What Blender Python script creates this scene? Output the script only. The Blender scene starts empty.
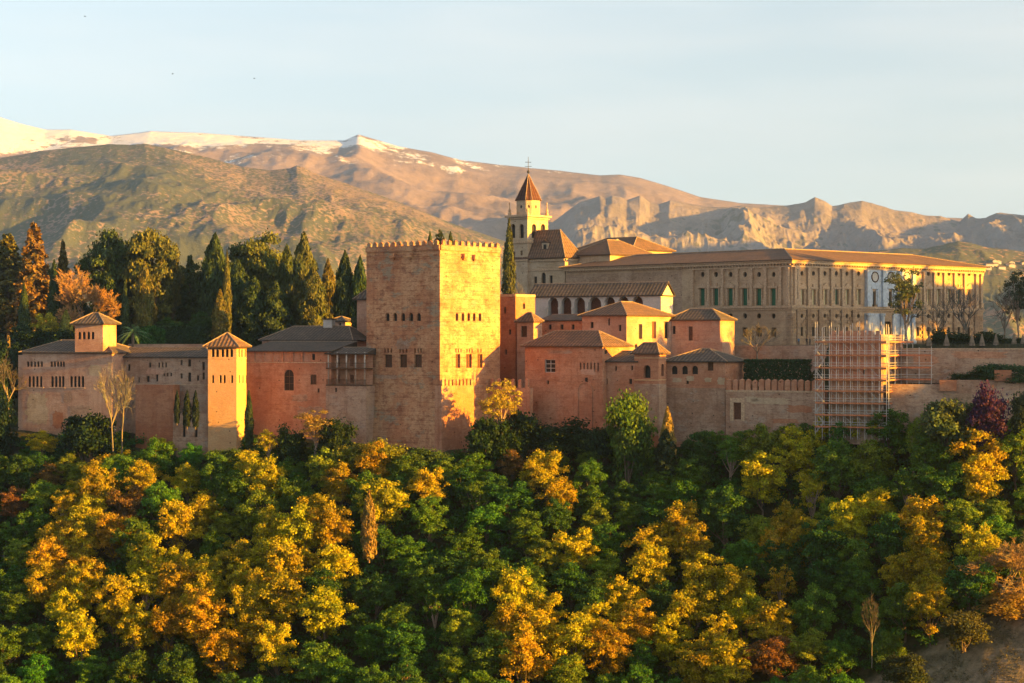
import bpy, math, random
import numpy as np
from mathutils import Vector, Matrix
R=math.radians
random.seed(7); rng=np.random.default_rng(11)
SC=bpy.context.scene
COL=SC.collection
# ---------------- camera, sky, sun, exposure ----------------
CZ=80.0; F=2100.0
SUN_EL=R(7.0); SUN_AZ=R(25.0)      # azimuth: turned from +X towards the camera (-Y)
SUNV=Vector((math.cos(SUN_AZ)*math.cos(SUN_EL), -math.sin(SUN_AZ)*math.cos(SUN_EL), math.sin(SUN_EL)))
cam=bpy.data.cameras.new('camera'); cam.lens=F/1024*36; cam.sensor_width=36; cam.clip_end=60000; cam.clip_start=1
camo=bpy.data.objects.new('camera',cam); COL.objects.link(camo); camo.location=(0,0,CZ); camo.rotation_euler=(R(90),0,0)
SC.camera=camo
W=bpy.data.worlds.new('World'); SC.world=W; W.use_nodes=True
nt=W.node_tree; nt.nodes.clear()
wo=nt.nodes.new('ShaderNodeOutputWorld'); bg=nt.nodes.new('ShaderNodeBackground'); sky=nt.nodes.new('ShaderNodeTexSky')
sky.sky_type='NISHITA'; sky.sun_disc=False; sky.sun_elevation=SUN_EL
sky.sun_rotation=math.atan2(SUNV.x,SUNV.y); sky.air_density=1.0; sky.dust_density=1.0; sky.ozone_density=1.0; sky.altitude=700
hs=nt.nodes.new('ShaderNodeHueSaturation'); hs.inputs['Saturation'].default_value=0.30; hs.inputs['Value'].default_value=1.0
# faint streaks of high cloud
tc=nt.nodes.new('ShaderNodeTexCoord'); mp=nt.nodes.new('ShaderNodeMapping'); mp.inputs['Scale'].default_value=(2.2,2.2,14); mp.inputs['Rotation'].default_value=(0,R(8),0)
nz=nt.nodes.new('ShaderNodeTexNoise'); nz.inputs['Scale'].default_value=2.4; nz.inputs['Detail'].default_value=6
cr=nt.nodes.new('ShaderNodeValToRGB'); cr.color_ramp.elements[0].position=.40; cr.color_ramp.elements[1].position=.72
cr.color_ramp.elements[0].color=(0,0,0,1); cr.color_ramp.elements[1].color=(.22,.22,.22,1)
mx=nt.nodes.new('ShaderNodeMix'); mx.data_type='RGBA'; mx.inputs['B'].default_value=(5.0,4.4,3.9,1)
nt.links.new(tc.outputs['Generated'],mp.inputs[0]); nt.links.new(mp.outputs[0],nz.inputs['Vector']); nt.links.new(nz.outputs['Fac'],cr.inputs[0])
nt.links.new(sky.outputs[0],hs.inputs['Color']); 
tint=nt.nodes.new('ShaderNodeMix'); tint.data_type='RGBA'; tint.blend_type='MULTIPLY'; tint.inputs['Factor'].default_value=1; tint.inputs['B'].default_value=(.90,.985,1.05,1)
nt.links.new(hs.outputs[0],tint.inputs['A']); nt.links.new(tint.outputs['Result'],mx.inputs['A']); nt.links.new(cr.outputs[0],mx.inputs['Factor'])
SKY_MIXB=mx
nt.links.new(mx.outputs['Result'],bg.inputs[0]); nt.links.new(bg.outputs[0],wo.inputs[0])
bg.inputs[1].default_value=0.063
sl=bpy.data.lights.new('sun','SUN'); sl.energy=5.0; sl.angle=R(0.5); sl.color=(1.0,0.472,0.02)
so=bpy.data.objects.new('sun',sl); COL.objects.link(so); so.rotation_euler=SUNV.to_track_quat('Z','Y').to_euler(); so.location=(300,-100,200)
SC.view_settings.view_transform='Standard'; SC.view_settings.look='None'; SC.view_settings.exposure=2.42; SC.view_settings.gamma=1
SC.cycles.max_bounces=6; SC.cycles.diffuse_bounces=3; SC.cycles.transparent_max_bounces=8; SC.cycles.volume_bounces=0
HAZE=0.00006

# ---------------- helpers ----------------
def px2(px,Y): return (px-512)/F*Y
def pz(py,Y): return CZ+(341.5-py)/F*Y
def proj(p): return 512+F*p[0]/p[1], 341.5-F*(p[2]-CZ)/p[1]
def dL(t): return np.array((-math.cos(R(t)),math.sin(R(t))))
def dR(t): return np.array((math.sin(R(t)),math.cos(R(t))))
def hit(P,d,px):
    r=(px-512)/F
    Y=(P[0]*d[1]-P[1]*d[0])/(r*d[1]-d[0]); q=np.array((r*Y,Y)); return float(np.dot(q-P,d)),Y
class MB:
    def __init__(s): s.v=[]; s.f=[]; s.uv=[]
    def poly(s,pts,uv=None):
        i=len(s.v); s.v+= [tuple(map(float,p)) for p in pts]; s.f.append(tuple(range(i,i+len(pts)))); s.uv.append(uv or [(0,0)]*len(pts))
    def box(s,c,ax,ay,az):   # centre, half axes
        c=np.array(c,float); ax=np.array(ax,float); ay=np.array(ay,float); az=np.array(az,float)
        if np.dot(np.cross(ax,ay),az)<0: az=-az
        p=lambda a,b,d:c+a*ax+b*ay+d*az
        for q in (((-1,-1,-1),(-1,1,-1),(1,1,-1),(1,-1,-1)),((-1,-1,1),(1,-1,1),(1,1,1),(-1,1,1)),((-1,-1,-1),(1,-1,-1),(1,-1,1),(-1,-1,1)),
                  ((1,1,-1),(-1,1,-1),(-1,1,1),(1,1,1)),((-1,1,-1),(-1,-1,-1),(-1,-1,1),(-1,1,1)),((1,-1,-1),(1,1,-1),(1,1,1),(1,-1,1))):
            s.poly([p(*k) for k in q])
    def tube(s,pts,rs,n=6,cap=True):
        pts=[np.array(p,float) for p in pts]; rings=[]
        for k,p in enumerate(pts):
            d=pts[min(k+1,len(pts)-1)]-pts[max(k-1,0)]; d/= (np.linalg.norm(d)+1e-9)
            a=np.cross(d,(0,0,1) if abs(d[2])<.9 else (1,0,0)); a/=np.linalg.norm(a); b=np.cross(d,a)
            i=len(s.v); r=rs[k] if hasattr(rs,'__len__') else rs
            for j in range(n):
                t=2*math.pi*j/n; s.v.append(tuple(p+r*(math.cos(t)*a+math.sin(t)*b)))
            rings.append(i)
        for i0,i1 in zip(rings,rings[1:]):
            for j in range(n):
                k=(j+1)%n; s.f.append((i0+j,i0+k,i1+k,i1+j)); s.uv.append([(0,0)]*4)
        if cap:
            s.f.append(tuple(rings[0]+j for j in range(n))[::-1]); s.uv.append([(0,0)]*n)
            s.f.append(tuple(rings[-1]+j for j in range(n))); s.uv.append([(0,0)]*n)
    def lathe(s,c,prof,n=10):
        s.tube([(c[0],c[1],c[2]+z) for r,z in prof],[max(r,.01) for r,z in prof],n)
    def build(s,name,mat,parent=None,smooth=False):
        me=bpy.data.meshes.new(name); me.from_pydata(s.v,[],s.f)
        uvl=me.uv_layers.new(name='UVMap'); uvl.data.foreach_set('uv',np.array([c for f in s.uv for c in f],dtype=np.float32).ravel())
        me.materials.append(mat)
        if smooth: me.polygons.foreach_set('use_smooth',[True]*len(me.polygons))
        o=bpy.data.objects.new(name,me); COL.objects.link(o)
        if parent:
            o.parent=parent; o.matrix_parent_inverse=parent.matrix_world.inverted() if False else Matrix.Translation(-parent.location)
        return o
def thing(name,label,cat,loc=(0,0,0),group=None):
    o=bpy.data.objects.new(name,None); COL.objects.link(o); o.location=tuple(map(float,loc)); o.empty_display_size=.5
    o['label']=label; o['category']=cat; o['kind']='thing'
    if group:o['group']=group
    return o
def tag(o,label,cat,group=None,kind='thing'):
    o['label']=label; o['kind']=kind
    if cat:o['category']=cat
    if group:o['group']=group
    return o
def struct(o,label=None):
    o['kind']='structure'
    if label:o['label']=label
    return o

# ---------------- materials ----------------
def newmat(name):
    m=bpy.data.materials.new(name); m.use_nodes=True; n=m.node_tree; b=n.nodes['Principled BSDF']; b.inputs['Roughness'].default_value=.9
    b.inputs['Specular IOR Level'].default_value=.2
    return m,n,b
def N(n,t,**k):
    o=n.nodes.new(t)
    for a,v in k.items():
        if a in o.inputs: o.inputs[a].default_value=v
        else: setattr(o,a,v)
    return o
def ramp(n,src,stops,interp='LINEAR'):
    r=n.nodes.new('ShaderNodeValToRGB'); e=r.color_ramp; e.interpolation=interp
    while len(e.elements)<len(stops): e.elements.new(.5)
    for el,(p,c) in zip(e.elements,stops):
        el.position=p; el.color=tuple(c)+(1,) if hasattr(c,'__len__') else (c,c,c,1)
    n.links.new(src,r.inputs[0]); return r.outputs[0]
def mixc(n,f,a,b,mode='MIX'):
    m=n.nodes.new('ShaderNodeMix'); m.data_type='RGBA'; m.blend_type=mode
    for s,i in ((f,'Factor'),(a,'A'),(b,'B')):
        if s is None: continue
        if hasattr(s,'is_output'): n.links.new(s,m.inputs[i])
        elif hasattr(s,'__len__'): m.inputs[i].default_value=tuple(s)+(1,)
        else: m.inputs[i].default_value=s
    return m.outputs['Result']
def pos(n,scale=(1,1,1)):
    g=n.nodes.new('ShaderNodeNewGeometry'); m=n.nodes.new('ShaderNodeMapping'); m.inputs['Scale'].default_value=scale
    n.links.new(g.outputs['Position'],m.inputs[0]); return m.outputs[0]
def noise(n,vec,scale,detail=5,rough=.6):
    t=n.nodes.new('ShaderNodeTexNoise'); t.inputs['Scale'].default_value=scale; t.inputs['Detail'].default_value=detail; t.inputs['Roughness'].default_value=rough
    n.links.new(vec,t.inputs['Vector']); return t.outputs['Fac']
def bump(n,b,h,strength=.4,dist=.1):
    t=n.nodes.new('ShaderNodeBump'); t.inputs['Strength'].default_value=strength; t.inputs['Distance'].default_value=dist
    n.links.new(h,t.inputs['Height']); n.links.new(t.outputs[0],b.inputs['Normal'])
def wallmat(name,base,light,dark,course=.45,patch=.5,rough=.95,grey=None,streak=.35,lift=.3):
    m,n,b=newmat(name)
    big=noise(n,pos(n,(1,1,1)),.11,7,.72); mid=noise(n,pos(n,(1,1,1.4)),.42,7,.75)
    fine=noise(n,pos(n,(1,1,2.5)),2.6,5,.75)
    c=mixc(n,ramp(n,big,[(.43,0),(.57,1)]),base,light)
    c=mixc(n,ramp(n,mid,[(.50,0),(.66,patch)]),c,dark)
    if grey:
        g2=noise(n,pos(n,(1.3,1.3,2.6)),.16,5,.7); c=mixc(n,ramp(n,g2,[(.56,0),(.63,.8)]),c,grey)
    # rammed earth / brick courses: thin uneven horizontal bands
    cz=noise(n,pos(n,(.9,.9,2.6)),1.0,5,.75)
    c=mixc(n,ramp(n,cz,[(.38,course*.8),(.50,0)]),c,dark)
    cz2=noise(n,pos(n,(.5,.5,1.0)),.9,6,.75)
    c=mixc(n,ramp(n,cz2,[(.54,0),(.66,course*.8)]),c,light)
    # lift lines between the rammed courses, broken up by wear
    lw=n.nodes.new('ShaderNodeTexWave'); lw.wave_type='BANDS'; lw.bands_direction='Z'; lw.inputs['Scale'].default_value=.34; lw.inputs['Distortion'].default_value=1.6; lw.inputs['Detail'].default_value=4; lw.inputs['Detail Scale'].default_value=1.2
    n.links.new(pos(n),lw.inputs['Vector'])
    lf=mixc(n,1.0,ramp(n,lw.outputs['Fac'],[(.02,1),(.16,0)]),ramp(n,mid,[(.42,0),(.60,.9*lift)]),'MULTIPLY'); c=mixc(n,lf,c,dark)
    # putlog holes
    vx=n.nodes.new('ShaderNodeTexVoronoi'); vx.inputs['Scale'].default_value=.42; vx.inputs['Randomness'].default_value=.35; n.links.new(pos(n,(1,1,1.1)),vx.inputs['Vector'])
    c=mixc(n,ramp(n,vx.outputs['Distance'],[(.055,.8),(.085,0)]),c,(.03,.015,.01))
    st=noise(n,pos(n,(1.5,1.5,.10)),1.0,4,.6)
    c=mixc(n,ramp(n,st,[(.55,0),(.72,streak)]),c,dark)
    c=mixc(n,.55,c,ramp(n,fine,[(.3,.55),(.7,1.25)]),'MULTIPLY')
    n.links.new(c,b.inputs['Base Color']); b.inputs['Roughness'].default_value=rough
    h=mixc(n,.5,fine,cz); bump(n,b,h,.7,.16)
    return m
def flat(name,col,rough=.8,var=.25,scale=1.5,metal=0,bumpd=.03):
    m,n,b=newmat(name); f=noise(n,pos(n),scale,4,.6)
    c=mixc(n,1.0,col,ramp(n,f,[(.3,1-var),(.7,1+var)]),'MULTIPLY'); n.links.new(c,b.inputs['Base Color'])
    b.inputs['Roughness'].default_value=rough; b.inputs['Metallic'].default_value=metal
    if bumpd: bump(n,b,f,.4,bumpd)
    return m
def roofmat(name,c1,c2,c3):
    m,n,b=newmat(name)
    uv=n.nodes.new('ShaderNodeUVMap'); sep=n.nodes.new('ShaderNodeSeparateXYZ'); n.links.new(uv.outputs[0],sep.inputs[0])
    w=n.nodes.new('ShaderNodeTexWave'); w.wave_type='BANDS'; w.bands_direction='X'; w.inputs['Scale'].default_value=.37; w.inputs['Distortion'].default_value=.6; w.inputs['Detail Scale'].default_value=3
    n.links.new(uv.outputs[0],w.inputs['Vector'])
    w2=n.nodes.new('ShaderNodeTexWave'); w2.wave_type='BANDS'; w2.bands_direction='Y'; w2.wave_profile='SAW'; w2.inputs['Scale'].default_value=.28; w2.inputs['Distortion'].default_value=.8
    n.links.new(uv.outputs[0],w2.inputs['Vector'])
    f=noise(n,pos(n),1.6,5,.75); g=noise(n,pos(n),.25,4,.6)
    c=mixc(n,ramp(n,f,[(.4,0),(.62,1)]),c1,c2); c=mixc(n,ramp(n,g,[(.45,0),(.7,.6)]),c,c3)
    c=mixc(n,.6,c,ramp(n,w.outputs['Fac'],[(0,.4),(1,1.3)]),'MULTIPLY'); c=mixc(n,.35,c,ramp(n,w2.outputs['Fac'],[(0,.55),(.6,1.2)]),'MULTIPLY')
    n.links.new(c,b.inputs['Base Color']); h=mixc(n,.35,w.outputs['Fac'],w2.outputs['Fac']); bump(n,b,h,.8,.14)
    return m
M={}
M['red_wall']=wallmat('rammed_earth_red',(.40,.175,.10),(.49,.26,.16),(.22,.08,.04),course=.35)
M['comares']=wallmat('rammed_earth_tower',(.43,.195,.10),(.53,.30,.165),(.20,.07,.038),grey=(.27,.24,.175),course=.6,streak=.4,patch=.85,lift=.75)
M['brick']=wallmat('old_brick',(.35,.135,.07),(.42,.20,.115),(.20,.07,.04),course=.4)
M['brown_wall']=wallmat('weathered_brown_wall',(.33,.19,.125),(.43,.29,.205),(.17,.085,.055),grey=(.36,.29,.235),course=.5)
M['pink_wall']=wallmat('pink_plaster',(.42,.225,.15),(.50,.32,.23),(.24,.11,.07),course=.12,patch=.5)
M['peach_wall']=wallmat('ochre_plaster',(.52,.30,.15),(.54,.34,.18),(.44,.22,.11),course=.12,streak=.15,patch=.35)
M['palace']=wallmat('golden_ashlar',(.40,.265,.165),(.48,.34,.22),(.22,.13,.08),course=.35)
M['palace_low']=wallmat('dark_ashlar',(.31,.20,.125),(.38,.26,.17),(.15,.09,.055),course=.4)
M['rough_stone']=wallmat('rubble_stone',(.31,.20,.13),(.42,.29,.20),(.16,.095,.06),course=.6)
M['church']=wallmat('church_stone',(.42,.30,.19),(.48,.36,.25),(.24,.16,.10),course=.2)
M['white_wall']=wallmat('limewash',(0.475,0.434,0.394),(0.518,0.476,0.435),(0.360,0.315,0.272),course=.05,streak=.15,patch=.2)
M['marble']=flat('grey_marble',(.40,.44,.50),.6)
M['cornice']=flat('carved_stone',(.42,.29,.19),.9,.35,3)
M['lattice']=flat('lattice_and_shade',(.11,.045,.026),.7,.4,4)
M['dark']=flat('dark_opening',(.022,.016,.013),.6,.3,2,0,0)
M['glass']=flat('window_glass',(.03,.028,.03),.15,.2,1,0,0)
M['green']=flat('green_shutter',(.022,.11,.062),.6,.3,6,0,.01)
M['blue']=flat('blue_shutter',(.10,.28,.34),.6,.2)
M['sunlit_sh']=flat('sunlit_shutter',(.50,.45,.26),.6,.2)  # yellow tone paints evening sun onto the right facade panes
M['wood']=flat('dark_timber',(.10,.055,.032),.8,.4,4)
M['rooftile']=roofmat('grey_clay_tiles',(.085,.064,.052),(.145,.105,.08),(.06,.055,.044))
M['redtile']=roofmat('red_clay_tiles',(.125,.078,.055),(.215,.118,.07),(.08,.06,.046))
M['redslate']=roofmat('glazed_red_tiles',(.07,.028,.022),(.095,.042,.03),(.05,.026,.022))
M['ridge']=flat('ridge_mortar',(.27,.19,.13),.9,.4,3)
M['steel']=flat('galvanised_steel',(.46,.43,.40),.5,.2,2,.3,0)
M['rust']=flat('orange_formwork',(.46,.17,.08),.7,.3,2)
M['canvas']=flat('beige_canvas',(.20,.16,.12),.9,.2)
M['iron']=flat('wrought_iron',(.02,.02,.02),.5)
M['bark']=flat('bark',(.13,.095,.07),.95,.4,5)
M['barkpale']=flat('pale_bark',(.28,.20,.15),.95,.3,5)
def leafmat(name,transl=.45,var=.45):
    m,n,b=newmat(name)
    oi=n.nodes.new('ShaderNodeObjectInfo'); g=n.nodes.new('ShaderNodeNewGeometry')
    rv=ramp(n,g.outputs['Random Per Island'],[(0,1-var),(1,1+var)])
    c=mixc(n,1.0,oi.outputs['Color'],rv,'MULTIPLY')
    tc2=n.nodes.new('ShaderNodeTexCoord'); vf=noise(n,tc2.outputs['Object'],.55,3,.6)
    c=mixc(n,ramp(n,vf,[(.42,0),(.64,.6)]),c,mixc(n,1.0,c,(.45,.82,1.0),'MULTIPLY'))
    h=n.nodes.new('ShaderNodeHueSaturation'); n.links.new(c,h.inputs['Color'])
    mm=n.nodes.new('ShaderNodeMapRange'); mm.inputs['To Min'].default_value=.488; mm.inputs['To Max'].default_value=.528; n.links.new(oi.outputs['Random'],mm.inputs[0]); n.links.new(mm.outputs[0],h.inputs['Hue'])
    n.links.new(h.outputs[0],b.inputs['Base Color']); b.inputs['Roughness'].default_value=.65
    t=n.nodes.new('ShaderNodeBsdfTranslucent'); n.links.new(h.outputs[0],t.inputs[0])
    ms=n.nodes.new('ShaderNodeMixShader'); ms.inputs[0].default_value=transl
    o=n.nodes['Material Output']; n.links.new(b.outputs[0],ms.inputs[1]); n.links.new(t.outputs[0],ms.inputs[2]); n.links.new(ms.outputs[0],o.inputs[0])
    return m
M['leaf']=leafmat('broad_leaves'); M['needle']=leafmat('conifer_needles',.15,.4); M['twig']=leafmat('bare_twigs',.0,.3)

# ---------------- terrain ----------------
FX=[-700,-160,-110,-60,-15,30,60,80,100,160,700]; FY=[470,466,458,446,428,425,418,404,399,392,380]
FR=[14,14,14,14,24,34,30,22,18,20,20]
FZ=[60,60,60,59.5,57,57,60,61,63,63,64]
PZ=[77,78,78.5,79,79,79,79.2,79.3,79.5,80,80]
def hsh(ix,iy): 
    v=np.sin(ix*127.1+iy*311.7)*43758.5453; return v-np.floor(v)
def vnoise(x,y):
    xi=np.floor(x); yi=np.floor(y); a=x-xi; b=y-yi; a=a*a*(3-2*a); b=b*b*(3-2*b)
    return (hsh(xi,yi)*(1-a)+hsh(xi+1,yi)*a)*(1-b)+(hsh(xi,yi+1)*(1-a)+hsh(xi+1,yi+1)*a)*b
def fbm(x,y,o=5,g=.5,ridge=False):
    s=0;a=1;t=0
    for i in range(o):
        v=vnoise(x+17.3*i,y-9.1*i)
        if ridge: v=1-abs(2*v-1)
        s=s+a*v; t+=a; a*=g; x=x*2.03; y=y*2.03
    return s/t
def ground(x,Y):
    x=np.asarray(x,float); Y=np.asarray(Y,float)
    fy=np.interp(x,FX,FY); fz=np.interp(x,FX,FZ); p=np.interp(x,FX,PZ)
    d=Y-fy
    down=fz+.76*np.minimum(d,0)+ (fbm(x/14,Y/14,3)-.5)*5*np.clip(-d/12,0,1)
    # bare earth spur in the near right corner
    down=down+4.0*np.exp(-((x-92)/16)**2-((Y-358)/10)**2)
    valley=3+np.clip((150-Y)/150,0,1)**1.2*72
    lo=np.maximum(down,valley)
    mid=fz+.8
    rr=np.interp(x,FX,FR); up=mid+(p-mid)*np.clip((d-rr)/9,0,1)+18*np.exp(-((x-225)/34)**2-((Y-445)/48)**2)  # last term: unseen hill added to raise the shading pines
    z=np.where(d<0,lo,np.where(d<2,fz+.8*np.clip((d)/2,0,1),up))
    far=np.clip((Y-760)/1500,0,1); z=z-far*95
    return z
def grid_mesh(name,X,Y,Z,mat,smooth=True):
    n,m=X.shape; me=bpy.data.meshes.new(name)
    v=np.stack([X,Y,Z],-1).reshape(-1,3); idx=np.arange(n*m).reshape(n,m)
    q=np.stack([idx[:-1,:-1],idx[:-1,1:],idx[1:,1:],idx[1:,:-1]],-1).reshape(-1,4)
    me.vertices.add(len(v)); me.vertices.foreach_set('co',v.ravel().astype(np.float32))
    me.loops.add(q.size); me.loops.foreach_set('vertex_index',q.ravel().astype(np.int32))
    me.polygons.add(len(q)); me.polygons.foreach_set('loop_start',np.arange(0,q.size,4,dtype=np.int32)); me.polygons.foreach_set('loop_total',np.full(len(q),4,dtype=np.int32))
    me.update(calc_edges=True); me.validate()
    if smooth: me.polygons.foreach_set('use_smooth',[True]*len(me.polygons))
    me.materials.append(mat); o=bpy.data.objects.new(name,me); COL.objects.link(o); return o
gm,n,b=newmat('hill_soil')
f=noise(n,pos(n),.5,7,.75); f2=noise(n,pos(n),.05,4,.6)
c=mixc(n,ramp(n,f,[(.38,0),(.62,1)]),(.10,.075,.05),(.30,.22,.155)); c=mixc(n,ramp(n,f2,[(.4,0),(.6,.35)]),c,(.10,.12,.05))
at=n.nodes.new('ShaderNodeAttribute'); at.attribute_name='humus'
c=mixc(n,at.outputs['Fac'],c,mixc(n,ramp(n,f,[(.4,0),(.6,1)]),(.018,.022,.008),(.05,.045,.02)))
n.links.new(c,b.inputs['Base Color']); bump(n,b,f,.8,.5)
ax=np.concatenate([np.linspace(-3350,-800,14),np.linspace(-700,-170,30),np.linspace(-160,160,170),np.linspace(170,700,30),np.linspace(800,3350,14)])
ay=np.concatenate([np.linspace(-250,300,40),np.linspace(303,520,150),np.linspace(530,900,30),np.linspace(1000,3000,20),np.linspace(3500,11200,20)])
GX,GY=np.meshgrid(ax,ay); GZ=ground(GX,GY)
go=struct(grid_mesh('ground',GX,GY,GZ,gm),'earth slope, terraces and valley floor')
gpx=512+F*GX/np.maximum(GY,1); gpy=341.5-F*(GZ-CZ)/np.maximum(GY,1)
hu=((GY>150)&(GY<1200)&~((gpx>866)&(gpy>683-(gpx-872)*.61)&(GY>320)&(GY<385))).astype(np.float32).ravel()
go.data.attributes.new('humus','FLOAT','POINT').data.foreach_set('value',hu)

# ---- mountains
def mountain(name,label,crest,Yc,Yf,mat,amp,nx,ny,sc,seed,zf=-20,power=1.25,mincrest=.05,back=1500):
    cx,cy=zip(*crest); us=np.linspace(cx[0],cx[-1],nx); ts=np.linspace(0,1,ny)
    U,T=np.meshgrid(us,ts)
    Yd=Yf+(Yc-Yf)*T; X=(U-512)/F*Yd
    sm=np.convolve(np.pad(np.interp(us,cx,cy),30,mode='edge'),np.ones(61)/61,'valid')
    Us=U+70*(fbm(X/(sc*1.3)+seed*3,Yd/(sc*1.3),4)-.5)*(1-T)
    w_=T**7; zc=CZ+(341.5-(np.interp(Us,cx,cy)*w_+np.interp(Us,us,sm)*(1-w_)))/F*Yc
    r=fbm(X/sc+seed,Yd/(sc*1.6)+seed*.7,7,.5,True); w=fbm(X/(sc*2.7)+seed*2,Yd/(sc*2.7),4)
    prof=T**power
    Z=zf+(zc-zf)*prof+amp*(r-.62)*np.clip(T*4,0,1)*(mincrest+np.clip((1-T)*5,0,1)*(1-mincrest))+amp*.9*(w-.5)*np.clip(T*4,0,1)*np.clip((1-T)*2.5,0,1)
    # back side
    tb=np.linspace(0.1,1,12)[:,None]; Xb=(us-512)/F*(Yc)+0*tb; Yb=Yc+back*tb+0*us; Zb=zf+(Z[-1]-zf)*(1-tb)**1.3
    X=np.vstack([X,Xb]);Yd=np.vstack([Yd,Yb]);Z=np.vstack([Z,Zb])
    return struct(grid_mesh(name,X,Yd,Z,mat),label)
def mtnmat(name,soil,soil2,rock,tree=None,snowz=None,treescale=.05,tz=None,treecov=.5):
    m,n,b=newmat(name)
    f=noise(n,pos(n),.004,8,.7); f2=noise(n,pos(n),.02,7,.75)
    c=mixc(n,ramp(n,f,[(.42,0),(.58,1)]),soil,soil2)
    g=n.nodes.new('ShaderNodeNewGeometry'); s=n.nodes.new('ShaderNodeSeparateXYZ'); n.links.new(g.outputs['Normal'],s.inputs[0])
    c=mixc(n,ramp(n,s.outputs[2],[(.55,.9),(.82,0)]),c,rock)
    c=mixc(n,.6,c,ramp(n,f2,[(.3,.6),(.7,1.3)]),'MULTIPLY'); f3=noise(n,pos(n),.11,4,.8); c=mixc(n,.45,c,ramp(n,f3,[(.35,.6),(.65,1.35)]),'MULTIPLY')
    if tree:
        v=n.nodes.new('ShaderNodeTexVoronoi'); v.inputs['Scale'].default_value=treescale; n.links.new(pos(n),v.inputs['Vector'])
        big=noise(n,pos(n),.0022,5,.65)
        a=n.nodes.new('ShaderNodeMath'); a.operation='MULTIPLY_ADD'; a.inputs[1].default_value=2.2; a.inputs[2].default_value=treecov-1.1
        n.links.new(big,a.inputs[0])
        l=n.nodes.new('ShaderNodeMath'); l.operation='SUBTRACT'; n.links.new(a.outputs[0],l.inputs[0]); n.links.new(v.outputs['Distance'],l.inputs[1])
        c=mixc(n,ramp(n,l.outputs[0],[(0,0),(.08,1)]),c,tree)
    if snowz:
        p=n.nodes.new('ShaderNodeSeparateXYZ'); n.links.new(g.outputs['Position'],p.inputs[0])
        sn=noise(n,pos(n,(1,.7,1.6)),.0035,10,.80)
        a=n.nodes.new('ShaderNodeMath'); a.operation='MULTIPLY_ADD'; n.links.new(sn,a.inputs[0]); a.inputs[1].default_value=1500; n.links.new(p.outputs[2],a.inputs[2])
        # less snow towards the right
        q=n.nodes.new('ShaderNodeMath'); q.operation='MULTIPLY_ADD'; n.links.new(p.outputs[0],q.inputs[0]); q.inputs[1].default_value=-.085; n.links.new(a.outputs[0],q.inputs[2])
        k=n.nodes.new('ShaderNodeMapRange'); k.inputs['From Min'].default_value=snowz+740; k.inputs['From Max'].default_value=snowz+800; n.links.new(q.outputs[0],k.inputs[0])
        c=mixc(n,k.outputs[0],c,(.80,.80,.82))
    n.links.new(c,b.inputs['Base Color']); bump(n,b,f2,.8,8)
    return m
MM1=mtnmat('snow_mountain',(.205,.15,.13),(.29,.215,.185),(.24,.195,.185),snowz=955)
MM2=mtnmat('rock_mountain',(.185,.155,.15),(.26,.215,.205),(.25,.235,.24),tree=(.12,.115,.10),treecov=.25,treescale=.03)
MM3=mtnmat('wooded_mountain',(.17,.13,.10),(.26,.185,.145),(.22,.17,.145),tree=(.070,.080,.052),treecov=.66,treescale=.13)
MM4=mtnmat('foothill',(.22,.14,.09),(.30,.18,.12),(.28,.18,.13),tree=(.08,.085,.055),treecov=.85,treescale=.10)
C1=[(-90,108),(0,118),(20,124),(45,130),(70,130),(110,136),(150,131),(200,133),(250,137),(300,141),(345,141),(358,135),(372,139),(400,147),(430,152),(460,160),(500,165),(527,168),(560,171),(600,176),(620,175),(640,178),(670,187),(700,197),(740,203),(790,206),(900,216),(1120,225)]
C2=[(505,262),(520,248),(545,228),(560,216),(580,201),(592,197),(600,195),(606,198),(612,195),(620,196),(627,199),(640,194),(650,201),(660,203),(670,200),(700,206),(730,208),(742,206),(760,209),(790,206),(806,203),(815,198),(825,202),(832,207),(840,206),(862,201),(880,205),(895,209),(910,211),(925,214),(940,215),(960,221),(968,214),(976,219),(985,219),(1000,214),(1024,216),(1120,222)]
C3=[(-90,163),(0,157),(20,154),(40,150),(70,147),(90,145),(110,143),(130,144),(145,143),(165,147),(200,155),(240,166),(270,170),(290,168),(297,165),(303,167),(312,172),(350,185),(400,203),(450,223),(500,240),(560,262),(620,285),(700,300)]
C4=[(740,292),(790,272),(830,258),(850,254),(880,250),(900,248),(925,249),(940,246),(958,242),(970,244),(985,248),(1005,250),(1024,253),(1120,250)]
mountain('mountain_snowy','distant snow capped mountain range on the left',C1,9000,5200,MM1,260,520,150,900,3.1,power=1.1)
mountain('mountain_rocky','grey craggy mountain ridge on the right',C2,7000,5100,MM2,300,800,320,420,8.7,power=1.0,mincrest=.08)
mountain('mountain_wooded','wooded mountain slope behind the cypresses',C3,4300,2300,MM3,140,620,230,420,5.2,power=1.05,mincrest=.04)
HILL=mountain('hill_far','low scrubby hills beyond the palace roof',C4,3400,2400,MM4,110,300,90,260,1.9,power=1.0,mincrest=.1,back=800)
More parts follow.
